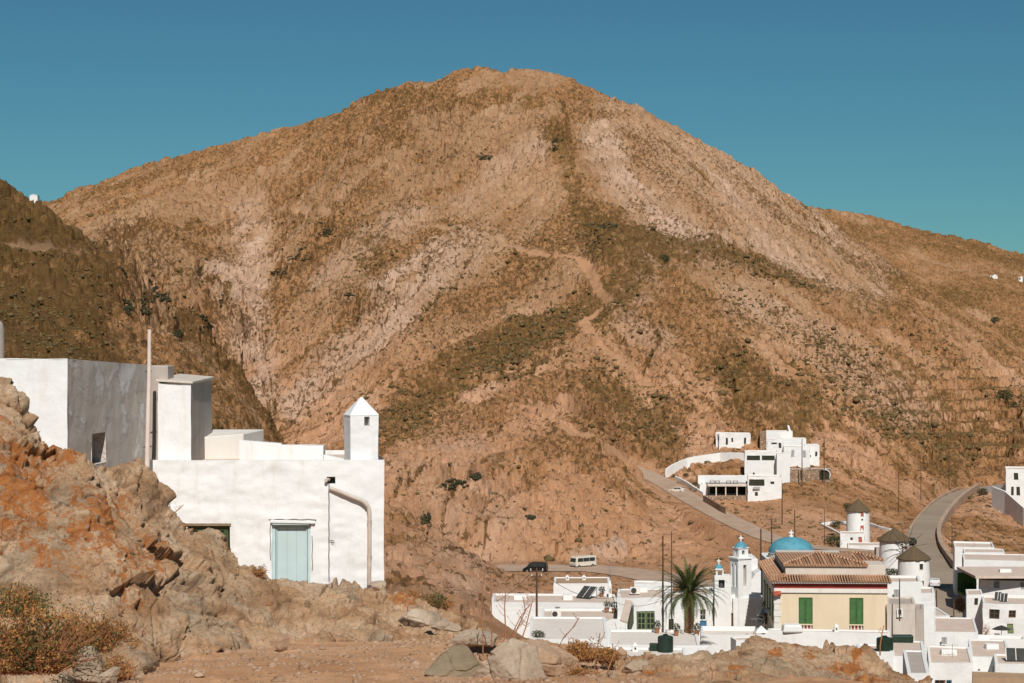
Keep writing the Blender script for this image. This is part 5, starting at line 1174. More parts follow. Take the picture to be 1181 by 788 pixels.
tv = empty('tavern_terrace', P(838, 575, 512), 'covered tavern terrace with cream awning, posts and tables on its roof', 'terrace'); s = 512/F
def tx(px): return (px-838)*s
def tz(py): return (575-py)*s
m = MB(); m.box(tx(818), 0, tz(590), tx(863), 7, tz(572)); m.box(tx(863)-.3, 0, tz(572), tx(863), 7, tz(560)); m.build('stone_base', M['stone_wall'], tv, bevel=.04)
m = MB(); m.box(tx(812), 4.6, tz(580), tx(863), 7.2, tz(559)); m.build('back_wall', M['white'], tv, bevel=.04)
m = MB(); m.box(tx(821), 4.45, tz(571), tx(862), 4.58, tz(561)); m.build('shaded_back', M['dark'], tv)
for x in (826, 837, 850, 861):
    m = MB(); m.box(tx(x)-.14, .1, tz(572), tx(x)+.14, .4, tz(561)); m.build('post', M['cream'], tv)
m = MB(); m.box(tx(816), -.2, tz(561), tx(862.5), 7.3, tz(559)); m.add([(tx(816), -.22, tz(561)), (tx(862.5), -.22, tz(561)), (tx(862.5), .1, tz(558.6)), (tx(817), .1, tz(558.6))], [(0, 1, 2, 3)]); m.build('awning', M['cream'], tv)
m = MB(); m.box(tx(806), 2.5, tz(590), tx(819), 7, tz(560), tx=.5); m.build('left_wall', M['white'], tv, bevel=.05)
m = MB(); m.box(tx(808), 7.2, tz(570), tx(866), 7.9, tz(550.5)); m.build('rear_wall', M['white'], tv, bevel=.05)
for x, y in ((823, 557), (829, 556.5), (842, 556.5), (850, 557)):
    m = MB(); m.box(tx(x)-.6, 3, tz(559)+.6, tx(x)+.6, 3.9, tz(559)+.7)
    for a in (-.5, .45):
        for b_ in (3.05, 3.8): m.box(tx(x)+a, b_, tz(559), tx(x)+a+.07, b_+.07, tz(559)+.6)
    tag(m.build('cafe_table', M['frame_brown'], None, tv.location.copy()), 'brown table on the tavern roof, %s' % {823: 'the leftmost one', 829: 'second from the left', 842: 'third from the left', 850: 'the rightmost one'}[x], 'table', 'tables on the tavern roof')
lin_wall('garden_wall', [hitgrid(a, b, Hb, 400) for a, b in ((768, 550), (776, 545), (785, 541), (792, 538), (800, 536), (810, 534), (820, 532.5), (830, 531.5), (840, 531), (850, 531), (858, 531.5))], 2.0, .5, M['white'], 'long white garden wall sweeping left from the tavern group', drop=2.5)
lin_wall('garden_wall', [hitgrid(a, b, Hb, 400) for a, b in ((779, 554), (786, 557), (793, 561), (801, 566), (812, 573))], 1.0, .5, M['white'], 'white roadside wall leading to the tavern terrace', drop=2)
lin_wall('garden_wall', [hitgrid(a, b, Hb, 400) for a, b in ((812, 579), (822, 585), (832, 591), (838, 594))], 1.6, .5, M['stone_wall'], 'rubble wall along the road below the tavern terrace', drop=2)
lin_wall('ramp_wall', [P(909, 500, 560), P(913, 505, 556)], .8, .5, M['white'], 'short white ramp wall climbing behind the top white house', drop=1, hs=[2.2, .6])
lin_wall('cutting_wall', [P(668, 648, 446), P(690, 647, 448), P(722, 648, 444)], 3.0, .8, M['track'], 'pale stone wall against the rock cutting behind the minibus', 'retaining wall', drop=2)
# -- chapels and houses far away
j_ = int(np.searchsorted(cols, 38)); i_ = int(np.argmin(CY-F*H[:400, j_]/rows[:400])); v = Vector((float(X[i_, j_]), float(rows[i_]), float(H[i_, j_])-.35))
cs = v.y/525.; cr = empty('hill_chapel', v+Vector((0, 0, .2)), 'tiny white chapel on the left skyline', 'chapel'); m = MB(); m.box(-1.0*cs, 0, -2, 1.0*cs, 2.4*cs, 1.2*cs); m.build('wall', M['white'], cr, bevel=.04); m = MB(); m.prism([(-1.05*cs, 1.2*cs), (1.05*cs, 1.2*cs), (0, 1.45*cs)], -.05, 2.45*cs); m.build('roof', M['white'], cr)
for i, (px, py, w_, lab) in enumerate(((1145, 321.5, 11, 'longer tiny white farmhouse far off on the right slope'), (1176, 325, 6, 'shorter tiny white farmhouse at the right edge, far off'))):
    v = hitgrid(px, py, None, 900); s = v.y/F; fr_ = empty('farmhouse', v+Vector((0, -3, -.5)), lab, 'farmhouse'); m = MB(); m.box(-w_*s/2*.8, 0, -3, w_*s/2*.8, 5, 2.0); m.build('wall', M['white'], fr_, bevel=.1); MB().box(-w_*s/2*.6, -.03, .1, -w_*s/2*.6+1.1, 0, 1.6).build('door', M['dark'], fr_); MB().box(0, 0.1, 2.01, w_*s/4, 4, 3.0).build('upper_room', M['white'], fr_)
# ================================================================ VEHICLES, POLES, ROOF THINGS
def pole(px, yb, yt, D, label, r=.09, arms=(), lean=0, cat='utility pole', mat='pole_wood', group='utility poles', name='utility_pole', lamps=()):
    s = D/F; root = empty(name, P(px, yb, D), label, cat, group); h = (yb-yt)*s
    m = MB(); m.tube([(0, 0, -1), (lean*.5, 0, h*.5), (lean, 0, h)], [r*1.15, r, r*.75], 8); m.build('pole', M[mat], root, smooth=True)
    for z, w in arms:
        m = MB(); m.box(lean-w/2, -.06, h-z-.05, lean+w/2, .06, h-z+.05); a = m.build('crossarm', M[mat], root)
        for k in (-.45, 0, .45):
            m = MB(); m.lathe([(.03, 0), (.05, .06), (.03, .12), (.045, .17), (.01, .2)], 8, (lean+w*k, 0, h-z+.05)); m.build('insulator', M['offwhite'], a)
    for ln in lamps:
        m = MB(); m.tube([(lean, 0, h-.1), (lean+ln*.5, -.2, h+.1), (lean+ln, -.3, h+.05)], .04, 6); b = m.build('bracket', M[mat], root); m = MB(); m.lathe([(.05, .1), (.2, .0), (.16, -.08), (.02, -.12)], 10, (lean+ln, -.3, h)); m.build('lamp', M['offwhite'], b)
    return root, root.location+Vector((lean, 0, h))
po = {}
for key, a in {
 'van': (619, 714, 655, 172, 'dark pole with insulators rising in front of the black van', .085, [(.3, 1.1), (.75, .9)]),
 'palm': (764.5, 745, 618, 166, 'dark wooden pole just left of the palm, the nearer one', .075, []),
 'palm2': (774.5, 735, 613, 178, 'thin greenish pole rising behind the left side of the palm', .05, []),
 'dome1': (877.5, 690, 610, 205, 'dark pole between the church towers and the blue dome', .09, []),
 'dome2': (890, 690, 598, 215, 'slimmer dark pole just left of the blue dome', .08, []),
 'dome3': (916.5, 660, 588, 300, 'faint pole behind the blue dome', .09, []),
 'tav1': (902, 600, 560, 470, 'pole on the slope under the lower tavern building', .12, []),
 'tav2': (925, 560, 506, 520, 'pole standing in front of the white tavern houses', .12, []),
 'tav3': (950.5, 556, 504, 524, 'pole right of the rightmost tavern house', .12, []),
 'sl1': (1036.5, 590, 547, 500, 'slim pole on the scrub slope left of the road, leftmost there', .10, []),
 'sl2': (1062, 574, 536, 535, 'slim pole in the middle of the scrub slope above the road', .10, []),
 'sl3': (1094.5, 560, 515, 560, 'slim pole on the scrub slope nearest the road crest', .11, []),
 'rd1': (1098, 652, 597, 395, 'pole behind the retaining wall on the right of the road', .10, []),
 'rd2': (1110.5, 700, 643, 318, 'reddish pole at the corner of the right house group', .11, []),
 'rd3': (1080, 704, 680, 300, 'short thick post standing in the road below the nearest windmill', .10, []),
 'rd4': (1100, 718, 692, 285, 'short dark post at the low end of the road', .08, []),
 'mil': (951, 622, 587, 430, 'thin pole left of the farthest windmill', .07, []),
 'tnk': (1037.5, 702, 668, 168, 'thin antenna mast on the cement house', .05, []),
 }.items(): po[key] = pole(*a[:6], r=a[5] if False else .09, arms=()) if False else pole(a[0], a[1], a[2], a[3], a[4], a[5], a[6])
def cable(a, b, sag, label, r=.02):
    a = Vector(a); b = Vector(b); m = MB(); n = 14
    m.tube([(a+(b-a)*(i/n)-a-Vector((0, 0, sag*4*(i/n)*(1-i/n)))) for i in range(n+1)], r, 5); tag(m.build('overhead_cable', M['cable'], None, a), label, 'cable')
v = po['van'][1]
cable(v-Vector((.4, 0, .3)), P(572, 694, 168), .25, 'black cable from the van-side pole down to the left tip roof')
cable(v+Vector((.4, 0, -.3)), P(713, 688, 176), .9, 'black cable sagging from the van-side pole across the white roofs')
cable(P(713, 696, 176), P(764.5, 692, 166), .35, 'thin cable crossing the cooling unit house to the palm-side pole', .015)
cable(po['dome1'][1], po['dome2'][1], .1, 'thin cable between the two poles left of the blue dome', .012)
# -- vehicles
def vehicle(name, label, cat, loc, rz, L, W, prof, body, side_w, front_w, rear_w, wheels, wr=.34, stripe=None, lamp_z=.75):
    root = empty(name, loc, label, cat, None, rz)
    m = MB(); zt = max(z for x, z in prof); zw = min(z for _, z in side_w[0]) if side_w else 1.
    n = len(prof); vs = []
    for sgn in (-1, 1):
        for x, z in prof:
            k = max(0, (z-zw)/(zt-zw+1e-6)); vs.append((x, sgn*(W/2-.14*k), z))
    fs = [tuple(range(n)), tuple(range(2*n-1, n-1, -1))]+[(i, n+i, n+(i+1) % n, (i+1) % n) for i in range(n)]
    m.add(vs, fs); b = m.build('body', body, root, bevel=.07, seg=3)
    def yy(z): return W/2-.14*max(0, (z-zw)/(zt-zw+1e-6))
    for sgn in (-1, 1):
        for pts in side_w:
            m = MB(); m.add([(x, sgn*(yy(z)+.012), z) for x, z in pts]+[(x, sgn*(yy(z)-.02), z) for x, z in pts], [tuple(range(len(pts))), tuple(range(2*len(pts)-1, len(pts)-1, -1))]+[(i, len(pts)+i, len(pts)+(i+1) % len(pts), (i+1) % len(pts)) for i in range(len(pts))]); m.build('window', M['glass'], root)
    for nm, ww in (('windscreen', front_w), ('rear_window', rear_w)):
        (x0, z0), (x1, z1) = ww; sg = 1 if nm == 'windscreen' else -1
        m = MB(); m.add([(x0+sg*.015, -yy(z0)+.1, z0), (x0+sg*.015, yy(z0)-.1, z0), (x1+sg*.015, yy(z1)-.1, z1), (x1+sg*.015, -yy(z1)+.1, z1)], [(0, 1, 2, 3)]); m.build(nm, M['glass'], root)
    for x in wheels:
        for sgn in (-1, 1):
            m = MB(); m.tube([(x, sgn*(W/2-.2), wr), (x, sgn*(W/2+.01), wr)], wr, 20); w_ = m.build('wheel', M['rubber'], root, smooth=True)
            m = MB(); m.tube([(x, sgn*(W/2+.012), wr), (x, sgn*(W/2+.02), wr)], wr*.55, 14); m.build('rim', M['metal'], w_)
    xf = max(x for x, z in prof); xr_ = min(x for x, z in prof)
    for sgn in (-1, 1):
        m = MB(); m.box(xf-.02, sgn*(W/2-.35)-.13, lamp_z-.08, xf+.015, sgn*(W/2-.35)+.13, lamp_z+.08); m.build('headlight', M['offwhite'], root, bevel=.01)
        m = MB(); m.box(xr_-.015, sgn*(W/2-.2)-.07, lamp_z, xr_+.02, sgn*(W/2-.2)+.07, lamp_z+.3); m.build('tail_light', M['red'], root, bevel=.01)
    m = MB(); m.box(xf-.05, -W/2+.05, .3, xf+.08, W/2-.05, .5); m.build('bumper', M['dark_metal'], root, bevel=.02)
    if stripe: m = MB(); [m.box(-L/2+.2, sg*(W/2)-.012+(-.004 if sg < 0 else .004), .62, L/2-.25, sg*(W/2)+.012, .78) for sg in (1,)]; m.build('side_stripe', stripe, root)
    return root
blk = plain('black_car_paint', (.016, .014, .012), .3, .1, 2, 0); whp = plain('cream_car_paint', (.62, .56, .47), .4, .06, 2, 0); slv = plain('pale_car_paint', (.62, .62, .62), .35, .06, 2, 0)
D = 418.; vehicle('van', 'black people-carrier van parked facing left at the edge of the turning area', 'van', P(617.5, 660.3, D), R(168), 4.9, 2., [(-2.4, .35), (2.35, .35), (2.42, .8), (1.75, 1.12), (1.0, 1.95), (.6, 2.12), (-2.05, 2.12), (-2.35, 1.7), (-2.45, .9)], blk,
    [[(.95, 1.25), (1.55, 1.22), (.85, 1.92), (.6, 1.98)], [(-.6, 1.25), (.85, 1.25), (.5, 1.98), (-.6, 1.98)], [(-2.1, 1.25), (-.7, 1.25), (-.7, 1.98), (-1.95, 1.98)]], ((1.62, 1.2), (1.02, 1.9)), ((-2.42, 1.25), (-2.28, 1.85)), (-1.5, 1.5), .36)
D = 428.; vehicle('minibus', 'cream minibus with dark window band parked on the turning area', 'minibus', P(672.5, 654.5, D), R(216), 5.6, 2.1, [(-2.7, .4), (2.6, .4), (2.72, 1.05), (2.5, 2.0), (2.3, 2.35), (-2.5, 2.4), (-2.7, 2.1)], whp,
    [[(-2.3, 1.35), (-.9, 1.35), (-.9, 2.05), (-2.3, 2.05)], [(-.8, 1.35), (.7, 1.35), (.7, 2.05), (-.8, 2.05)], [(.8, 1.35), (2.15, 1.35), (2.05, 2.05), (.8, 2.05)]], ((2.66, 1.25), (2.48, 2.05)), ((-2.71, 1.35), (-2.71, 2.0)), (-1.7, 1.8), .36)
car_prof = [(-1.95, .3), (1.95, .3), (2.0, .7), (1.0, .88), (.35, 1.38), (-1.1, 1.42), (-1.75, .98), (-2.0, .9)]
cw_ = [[(-1.35, .95), (-.35, .95), (-.35, 1.32), (-1.02, 1.32)], [(-.28, .95), (.75, .92), (.28, 1.3), (-.28, 1.32)]]
vehicle('parked_car', 'pale silver car parked right of the nearest windmill', 'car', P(1078, 676.5, 347), R(80), 4, 1.7, car_prof, slv, cw_, ((.92, .92), (.4, 1.33)), ((-1.66, 1.02), (-1.15, 1.38)), (-1.2, 1.25), .3, lamp_z=.62)
vehicle('parked_car', 'dark green car beside the road behind the middle windmill', 'car', P(1051, 628, 424), R(70), 4, 1.7, car_prof, M['tank'], cw_, ((.92, .92), (.4, 1.33)), ((-1.66, 1.02), (-1.15, 1.38)), (-1.2, 1.25), .3, lamp_z=.62)
vehicle('parked_car', 'light car driving on the pale road left of the tavern', 'car', P(781, 568.3, 517), R(155), 4, 1.7, car_prof, whp, cw_, ((.92, .92), (.4, 1.33)), ((-1.66, 1.02), (-1.15, 1.38)), (-1.2, 1.25), .3, lamp_z=.62)
# -- things on roofs
def solar(px, py, D, label, w=2.0, l=1.5, rz=0, tank=True, grp=None):
    s = D/F; r = empty('solar_heater', P(px, py, D), label, 'solar heater', grp, rz)
    m = MB(); m.add([(-w/2, 0, .15), (w/2, 0, .15), (w/2, l*.75, 1.05), (-w/2, l*.75, 1.05), (-w/2, .03, .08), (w/2, .03, .08), (w/2, l*.75+.03, .98), (-w/2, l*.75+.03, .98)], [(0, 1, 2, 3), (7, 6, 5, 4), (0, 4, 5, 1), (1, 5, 6, 2), (2, 6, 7, 3), (3, 7, 4, 0)]); p = m.build('panel', M['panel'], r)
    m = MB()
    for k in (-w/2, 0, w/2): m.add([(k-.03, -.012, .16), (k+.03, -.012, .16), (k+.03, l*.75-.012, 1.07), (k-.03, l*.75-.012, 1.07)], [(0, 1, 2, 3)])
    m.build('panel_frame', M['offwhite'], p)
    for k in (-w/2+.1, w/2-.1): m = MB(); m.tube([(k, l*.75, 0), (k, l*.75, .95)], .03, 6); m.build('leg', M['metal'], r)
    if tank: m = MB(); m.tube([(-w/2, l*.75+.2, 1.15), (w/2, l*.75+.2, 1.15)], .22, 14); m.build('water_tank', M['metal'], r, smooth=True)
    return r
solar(672, 690.8, 196, 'solar panel leaning up to the right on the ochre-roofed house front', 1.5, 1.9, R(-35), False)
solar(1150.5, 693.2, 268, 'solar panel on the two-storey house roof, left one of the pair', .9, 1.3, R(-20), False, 'panels on the two-storey house')
solar(1157.5, 694.8, 266.5, 'solar panel on the two-storey house roof, right one of the pair', .9, 1.3, R(-20), False, 'panels on the two-storey house')
solar(1172, 763.8, 174, 'dark solar panels at the right edge above the brown roof', 1.6, 1.2, R(-10), False)
def ac(px, py, D, label, rz=0):
    r = empty('air_conditioner', P(px, py, D), label, 'air conditioner', None, rz); m = MB(); m.box(-.42, 0, .05, .42, .34, .65); c = m.build('casing', M['offwhite'], r, bevel=.02)
    m = MB(); m.lathe([(.01, 0), (.21, .0), (.24, .02)], 20, cap=False); f = m.build('fan_grille', M['dark_metal'], r, loc=(-.12, -.012, .35)); f.rotation_euler = (R(90), 0, 0)
    for k in (-.3, .3): m = MB(); m.box(k-.03, .02, -.02, k+.03, .3, .05); m.build('foot', M['dark_metal'], r)
ac(732.5, 686, 180.5, 'white cooling unit with round fan on the roof left of the palm'); ac(641.5, 713, 180, 'white cooling unit on the roof above the green vent', R(4))
def chimney(px, yb, yt, wpx, D, label, cap=True):
    s = D/F; r = empty('roof_chimney', P(px, yb, D), label, 'chimney', 'small white roof chimneys'); w = wpx*s/2; h = (yb-yt)*s
    m = MB(); m.box(-w, -w, -.6, w, w, h*.62); m.build('stack', M['white'], r, bevel=.03)
    m = MB(); m.add([(-w*1.15, -w*1.15, h*.62), (w*1.15, -w*1.15, h*.62), (w*1.15, w*1.15, h*.62), (-w*1.15, w*1.15, h*.62), (0, 0, h)], [(0, 1, 4), (1, 2, 4), (2, 3, 4), (3, 0, 4), (3, 2, 1, 0)]); m.build('cap', M['white'], r)
    MB().box(-w*.3, -w-.012, h*.25, w*.3, -w+.02, h*.5).build('flue_slot', M['dark'], r)
chimney(654.3, 669, 663, 4, 220, 'small pointed white chimney behind the ochre roof, the left one')
chimney(673.5, 669, 663, 4, 220, 'small pointed white chimney behind the ochre roof, the right one')
chimney(732.5, 751.5, 741, 7, 153.5, 'pointed white chimney on the terrace below the green double door')
chimney(964.5, 729, 719, 5, 166.8, 'slim white chimney on the wall between the two green shutters')
chimney(703.5, 689.3, 668, 3.5, 197, 'tall thin white chimney left of the palm roofs')
chimney(1076, 726.8, 719, 5, 198, 'stubby white chimney on the roof of the long blank house')
def tankc(px, yb, w, yt, D, label):
    s = D/F; r = empty('water_tank', P(px, yb, D), label, 'water tank'); R_ = w*s/2; h = (yb-yt)*s
    m = MB(); prof = [(R_*.98, 0)]
    for i in range(7): z = h*.86*(i/7); prof += [(R_, z+.01), (R_, z+h*.08), (R_*.965, z+h*.1)]
    prof += [(R_, h*.86), (R_*.9, h*.92), (R_*.5, h*.97), (R_*.3, h)]
    m.lathe(prof, 28); m.build('tank', M['tank'], r, smooth=True); m = MB(); m.lathe([(R_*.3, h), (R_*.32, h+.06), (R_*.1, h+.09)], 16); m.build('lid', M['tank'], r)
    return r
tankc(767.5, 751, 18, 732.5, 153.2, 'dark green ribbed round tank left of the palm foot'); tankc(1020.5, 752, 19.5, 734.5, 151., 'black green tank with glinting lid below the yellow house')
m = MB(); s = 151/F; m.box(0, 0, 0, 24*s, .8, 8.5*s); tag(m.build('covered_trough', M['tank'], None, P(1030.5, 741.6, 157.2), bevel=.05), 'long dark green covered bin right of the black green tank', 'bin')
m = MB(); s = 160/F; m.box(0, 0, 0, 9*s, .5, 8*s); tag(m.build('planter', M['tank'], None, P(749.5, 751, 153.4), bevel=.03), 'dark green planter box left of the round green tank', 'planter')
# small white items with bottles on the tank
# antennas
def antenna(px, yb, yt, D, label):
    s = D/F; h = (yb-yt)*s; r = empty('antenna', P(px, yb, D), label, 'antenna', 'aerials on the village roofs'); m = MB(); m.tube([(0, 0, -.3), (0, 0, h)], .022, 6); m.build('mast', M['metal'], r)
    m = MB(); m.tube([(-.5, 0, h-.08), (.5, 0, h-.08)], .014, 5); b = m.build('boom', M['metal'], r)
    for k in range(5): m = MB(); m.tube([(-.45+k*.22, -.28+k*.03, h-.06), (-.45+k*.22, .28-k*.03, h-.06)], .01, 4); m.build('rod', M['metal'], b)
for a in ((639, 670, 654, 217, 'thin aerial with a dark head right of the van pole'), (703.5, 668, 653, 197, 'aerial on the tall thin chimney'), (716, 685, 671, 181, 'aerial by the cooling unit house, left side'), (872, 731, 713, 172.5, 'aerial left of the pointed tent'),
          (1098.5, 758, 743, 176, 'aerial on the bottom edge white house'), (1176, 643.3, 629, 316, 'aerial on the top roof at the right edge'), (1124, 630.3, 617, 338, 'aerial on the back house of the right group')): antenna(*a)
# pointed tent, round jars, umbrellas by the church
tn = empty('pointed_tent', P(878, 734, 173.5), 'small pointed white canopy at the left foot of the yellow house', 'canopy'); s = 173/F
m = MB(); a = 8.3*s; m.add([(-a, -a, 5*s), (a, -a, 5*s), (a, a, 5*s), (-a, a, 5*s), (0, 0, 12.5*s)], [(0, 1, 4), (1, 2, 4), (2, 3, 4), (3, 0, 4), (3, 2, 1, 0)]); m.build('canopy', M['white'], tn)
for x, y in ((-1, -1), (1, -1), (1, 1), (-1, 1)): m = MB(); m.tube([(x*a*.93, y*a*.93, -.4), (x*a*.93, y*a*.93, 5*s)], .03, 6); m.build('post', M['metal'], tn)
for x, lab in ((860.5, 'round dark-mouthed clay jar lying before the church, left one'), (868.5, 'round dark-mouthed clay jar lying before the church, right one')):
    m = MB(); m.lathe([(.14, 0), (.2, .05), (.24, .2), (.2, .38), (.13, .44), (.12, .3)], 16); j = m.build('clay_jar', M['stalk'] if x > 865 else M['dark_metal'], None, P(x, 734.6, 172.6), smooth=True); j.rotation_euler = (R(80), 0, R(15)); tag(j, lab, 'jar', 'jars before the church')
bx = MB(); s = 162/F; bx.box(0, 0, 0, 24*s, 1.2, 9*s, tx=.1); tag(bx.build('covered_bench', M['white'], None, P(903, 730, 166.2), bevel=.12), 'white cloth-covered block under the left green shutter', 'covered block')
um = empty('striped_parasol', P(884, 728, 176), 'grey and white striped parasol leaning in the alley beside the yellow house', 'parasol'); s = 176/F
m = MB(); m.tube([(0, 0, -.3), (-.35, -.2, 1.9)], .03, 6); m.build('pole', M['metal'], um)
for k in range(8):
    a0 = k*math.pi/4; a1 = a0+math.pi/4; m = MB(); c0 = Vector((-.35, -.2, 1.95)); T = Matrix.Rotation(R(-28), 3, 'Y')
    m.add([c0, c0+T@Vector((.75*math.cos(a0), .75*math.sin(a0), -.33)), c0+T@Vector((.75*math.cos(a1), .75*math.sin(a1), -.33))], [(0, 1, 2), (2, 1, 0)]); m.build('canopy_panel', M['grey_paint'] if k % 2 else M['white'], um)

# ================================================================ TREES AND PLANTS
def palm(px, yb, D, label):
    s = D/F; root = empty('palm_tree', P(px, yb, D), label, 'palm tree'); h = (yb-684)*s; r = random.Random(5)
    vs = []; fs = []; nr_, nk = 60, 22
    for i in range(nr_+1):
        t = i/nr_; z = -.5+(h+.5)*t
        for k in range(nk):
            a = 2*math.pi*k/nk+.29*i; rr = .32+.10*t+(.07 if t > .75 else .03)*(((k+i*3) % 4)/3-.3)+.10*max(0, .1-t)*5
            vs.append((rr*math.cos(a)+.12*math.sin(t*2.2), rr*math.sin(a), z))
    for i in range(nr_):
        for k in range(nk): fs.append((i*nk+k, i*nk+(k+1) % nk, (i+1)*nk+(k+1) % nk, (i+1)*nk+k))
    m = MB(); m.add(vs, fs); m.build('trunk', M['trunk'], root)
    cx_ = .12*math.sin(2.2); V = []; T = []; DV = []; DT = []
    def frond(az, el, L, droop, V, T, nl=34, ll=.42):
        base = Vector((cx_+.15*math.cos(az), .15*math.sin(az), h-.05)); d = Vector((math.cos(az)*math.cos(el), math.sin(az)*math.cos(el), math.sin(el))); side = Vector((-math.sin(az), math.cos(az), 0)); p = base.copy(); pts = []; n = 16; g = el
        for i in range(n+1):
            pts.append(p.copy()); g -= droop/n*(1+1.2*i/n); p += Vector((math.cos(az)*math.cos(g), math.sin(az)*math.cos(g), math.sin(g)))*L/n
        for i in range(n):
            o = len(V); w = .035*(1-i/n)+.008; V += [pts[i]-side*w, pts[i]+side*w, pts[i+1]+side*w*.8, pts[i+1]-side*w*.8, pts[i]-Vector((0, 0, w*1.4))]; T += [(o, o+1, o+2), (o, o+2, o+3), (o, o+4, o+1)]
        for j in range(nl):
            t = .12+.88*j/nl; q = t*n; i = min(int(q), n-1); c = pts[i].lerp(pts[i+1], q-i); dd = (pts[i+1]-pts[i]).normalized(); up = side.cross(dd) if False else dd.cross(side)
            l = ll*math.sin(math.pi*min(1, .18+t*.80))*r.uniform(.85, 1.1)
            for sg in (-1, 1):
                tip = c+(side*sg*.80+dd*.60-Vector((0, 0, 1))*r.uniform(.0, .28)+up*.0)*l; wv = dd*.030; o = len(V); V += [c-wv, c+wv, tip]; T += [(o, o+1, o+2)]
    for k in range(92):
        t = k/92; el = R(88)-R(98)*t+r.uniform(-.12, .12); az = k*2.39996+r.uniform(-.15, .15); frond(az, el, r.uniform(3.0, 3.7)*(.86 if t < .12 else 1), R(26)+R(50)*t*r.uniform(.7, 1.2), V, T, 38)
    for k in range(34): frond(k*2.39996, R(-38)-R(38)*r.random(), r.uniform(1.0, 1.6), R(25), DV, DT, 16, .25)
    link('crown', np_mesh('palm_crown', [tuple(v) for v in V], tris=T, smooth=False), M['palm'], root); link('dead_fronds', np_mesh('dead_fronds', [tuple(v) for v in DV], tris=DT, smooth=False), M['trunk'], root)
palm(793, 745, 166, 'green date palm with a thick brown trunk in front of the white church')
def leafball(n, rx, ry, rz, ls, r, flat=0, up=.3):
    V = np.empty((n*3, 3), np.float32)
    for i in range(n):
        while True:
            p = np.array([r.uniform(-1, 1), r.uniform(-1, 1), r.uniform(-1, 1)])
            q = (p**2).sum()
            if .12 < q < 1: break
        k = float(vnoise(np.float32(p[0]*2.3+n), np.float32(p[1]*2.3), np.float32(p[2]*2.3))); p = p*(1+.45*k)
        c = p*[rx, ry, rz]; d = np.array([r.gauss(0, 1), r.gauss(0, 1), r.gauss(0, 1)+up]); d /= np.linalg.norm(d); e = np.cross(d, [r.gauss(0, 1), r.gauss(0, 1), r.gauss(0, 1)]); e /= np.linalg.norm(e)+1e-6; l = ls*r.uniform(.6, 1.4)
        V[i*3] = c-e*l*.3; V[i*3+1] = c+e*l*.3; V[i*3+2] = c+d*l
    return V
def bush(name, label, cat, loc, rx, ry, rz, n, ls, mat='scrub_dark', group=None, stems=True, seed=1, trunk=0):
    r = random.Random(seed); root = empty(name, loc, label, cat, group); V = leafball(n, rx, ry, rz, ls, r); V[:, 2] += rz*.75+trunk
    V = V[:n*3]; link('crown', np_mesh('crown', V, tris=np.arange(n*3).reshape(-1, 3), smooth=False), M[mat], root)
    if stems:
        m = MB()
        for k in range(5): a = k*1.3; m.tube([(0, 0, -.3), (.15*rx*math.cos(a), .15*ry*math.sin(a), rz*.4+trunk), (.6*rx*math.cos(a), .6*ry*math.sin(a), rz*1.1+trunk)], [rx*.06, rx*.04, rx*.015], 5)
        m.build('stems' if not trunk else 'trunk', M['trunk'], root)
    return root
gr = 'bushes on the far slopes'
for i, (px, py, D_, w, lab) in enumerate(((766, 305, None, 1.9, 'lone dark bush high on the spur below the pale scree'), (1158, 464, None, 3.0, 'dark rounded tree beside the pale rock at the right edge'), (1170, 470, None, 1.8, 'small dark tree just right of the rounded one at the right edge'), (1148, 372, None, 3.2, 'dark tree clump by the distant track on the right'),
     (1133, 570, 540, 1.5, 'green shrub at the crest of the road by the white wall'), (960, 628, 425, 1.8, 'grey-green agave-like bush left of the small red-doored house'), (978, 586, 470, 1.2, 'round dark bush behind the left side of the farthest windmill'), (764, 571, 520, 1.3, 'dark leafy shrub on the bank below the pale road'),
     (963, 607, 452, 1.1, 'dark green shrub inside the windmill yard'), (1028, 666, 366, 1.6, 'dark shrub between the middle and nearest windmills'), (1033, 672, 352, 1.3, 'low dark shrub at the left foot of the nearest windmill'), (887, 700, 182, .7, 'dark ivy bush in the alley beside the yellow house'), (886, 716, 180, .8, 'leafy climber low in the alley beside the yellow house'), (1118, 678, 296, 1.0, 'dark green shrub behind the white gate pier'), (802, 559, 515, .8, 'small dark shrub on the roadside wall left of the tavern'), (1028, 660, 380, .9, 'dark shrub hugging the left side of the middle windmill'),
     (791, 549, 520, .8, 'round shrub in the garden inside the sweeping wall'), (899, 511, 546, .9, 'dark green tree beside the covered doorway'), (621, 733.5, 160, .55, 'dark creeper on the pole foot by the green vent'))):
    loc = hitgrid(px, py, None, 300) if D_ is None else P(px, py, D_)
    bush('shrub' if w < 2.5 else 'tree', lab, 'shrub' if w < 2.5 else 'tree', loc-Vector((0, 0, .2)), w, w*.9, w*.7, 700, w*.17, seed=i+3, group=gr)

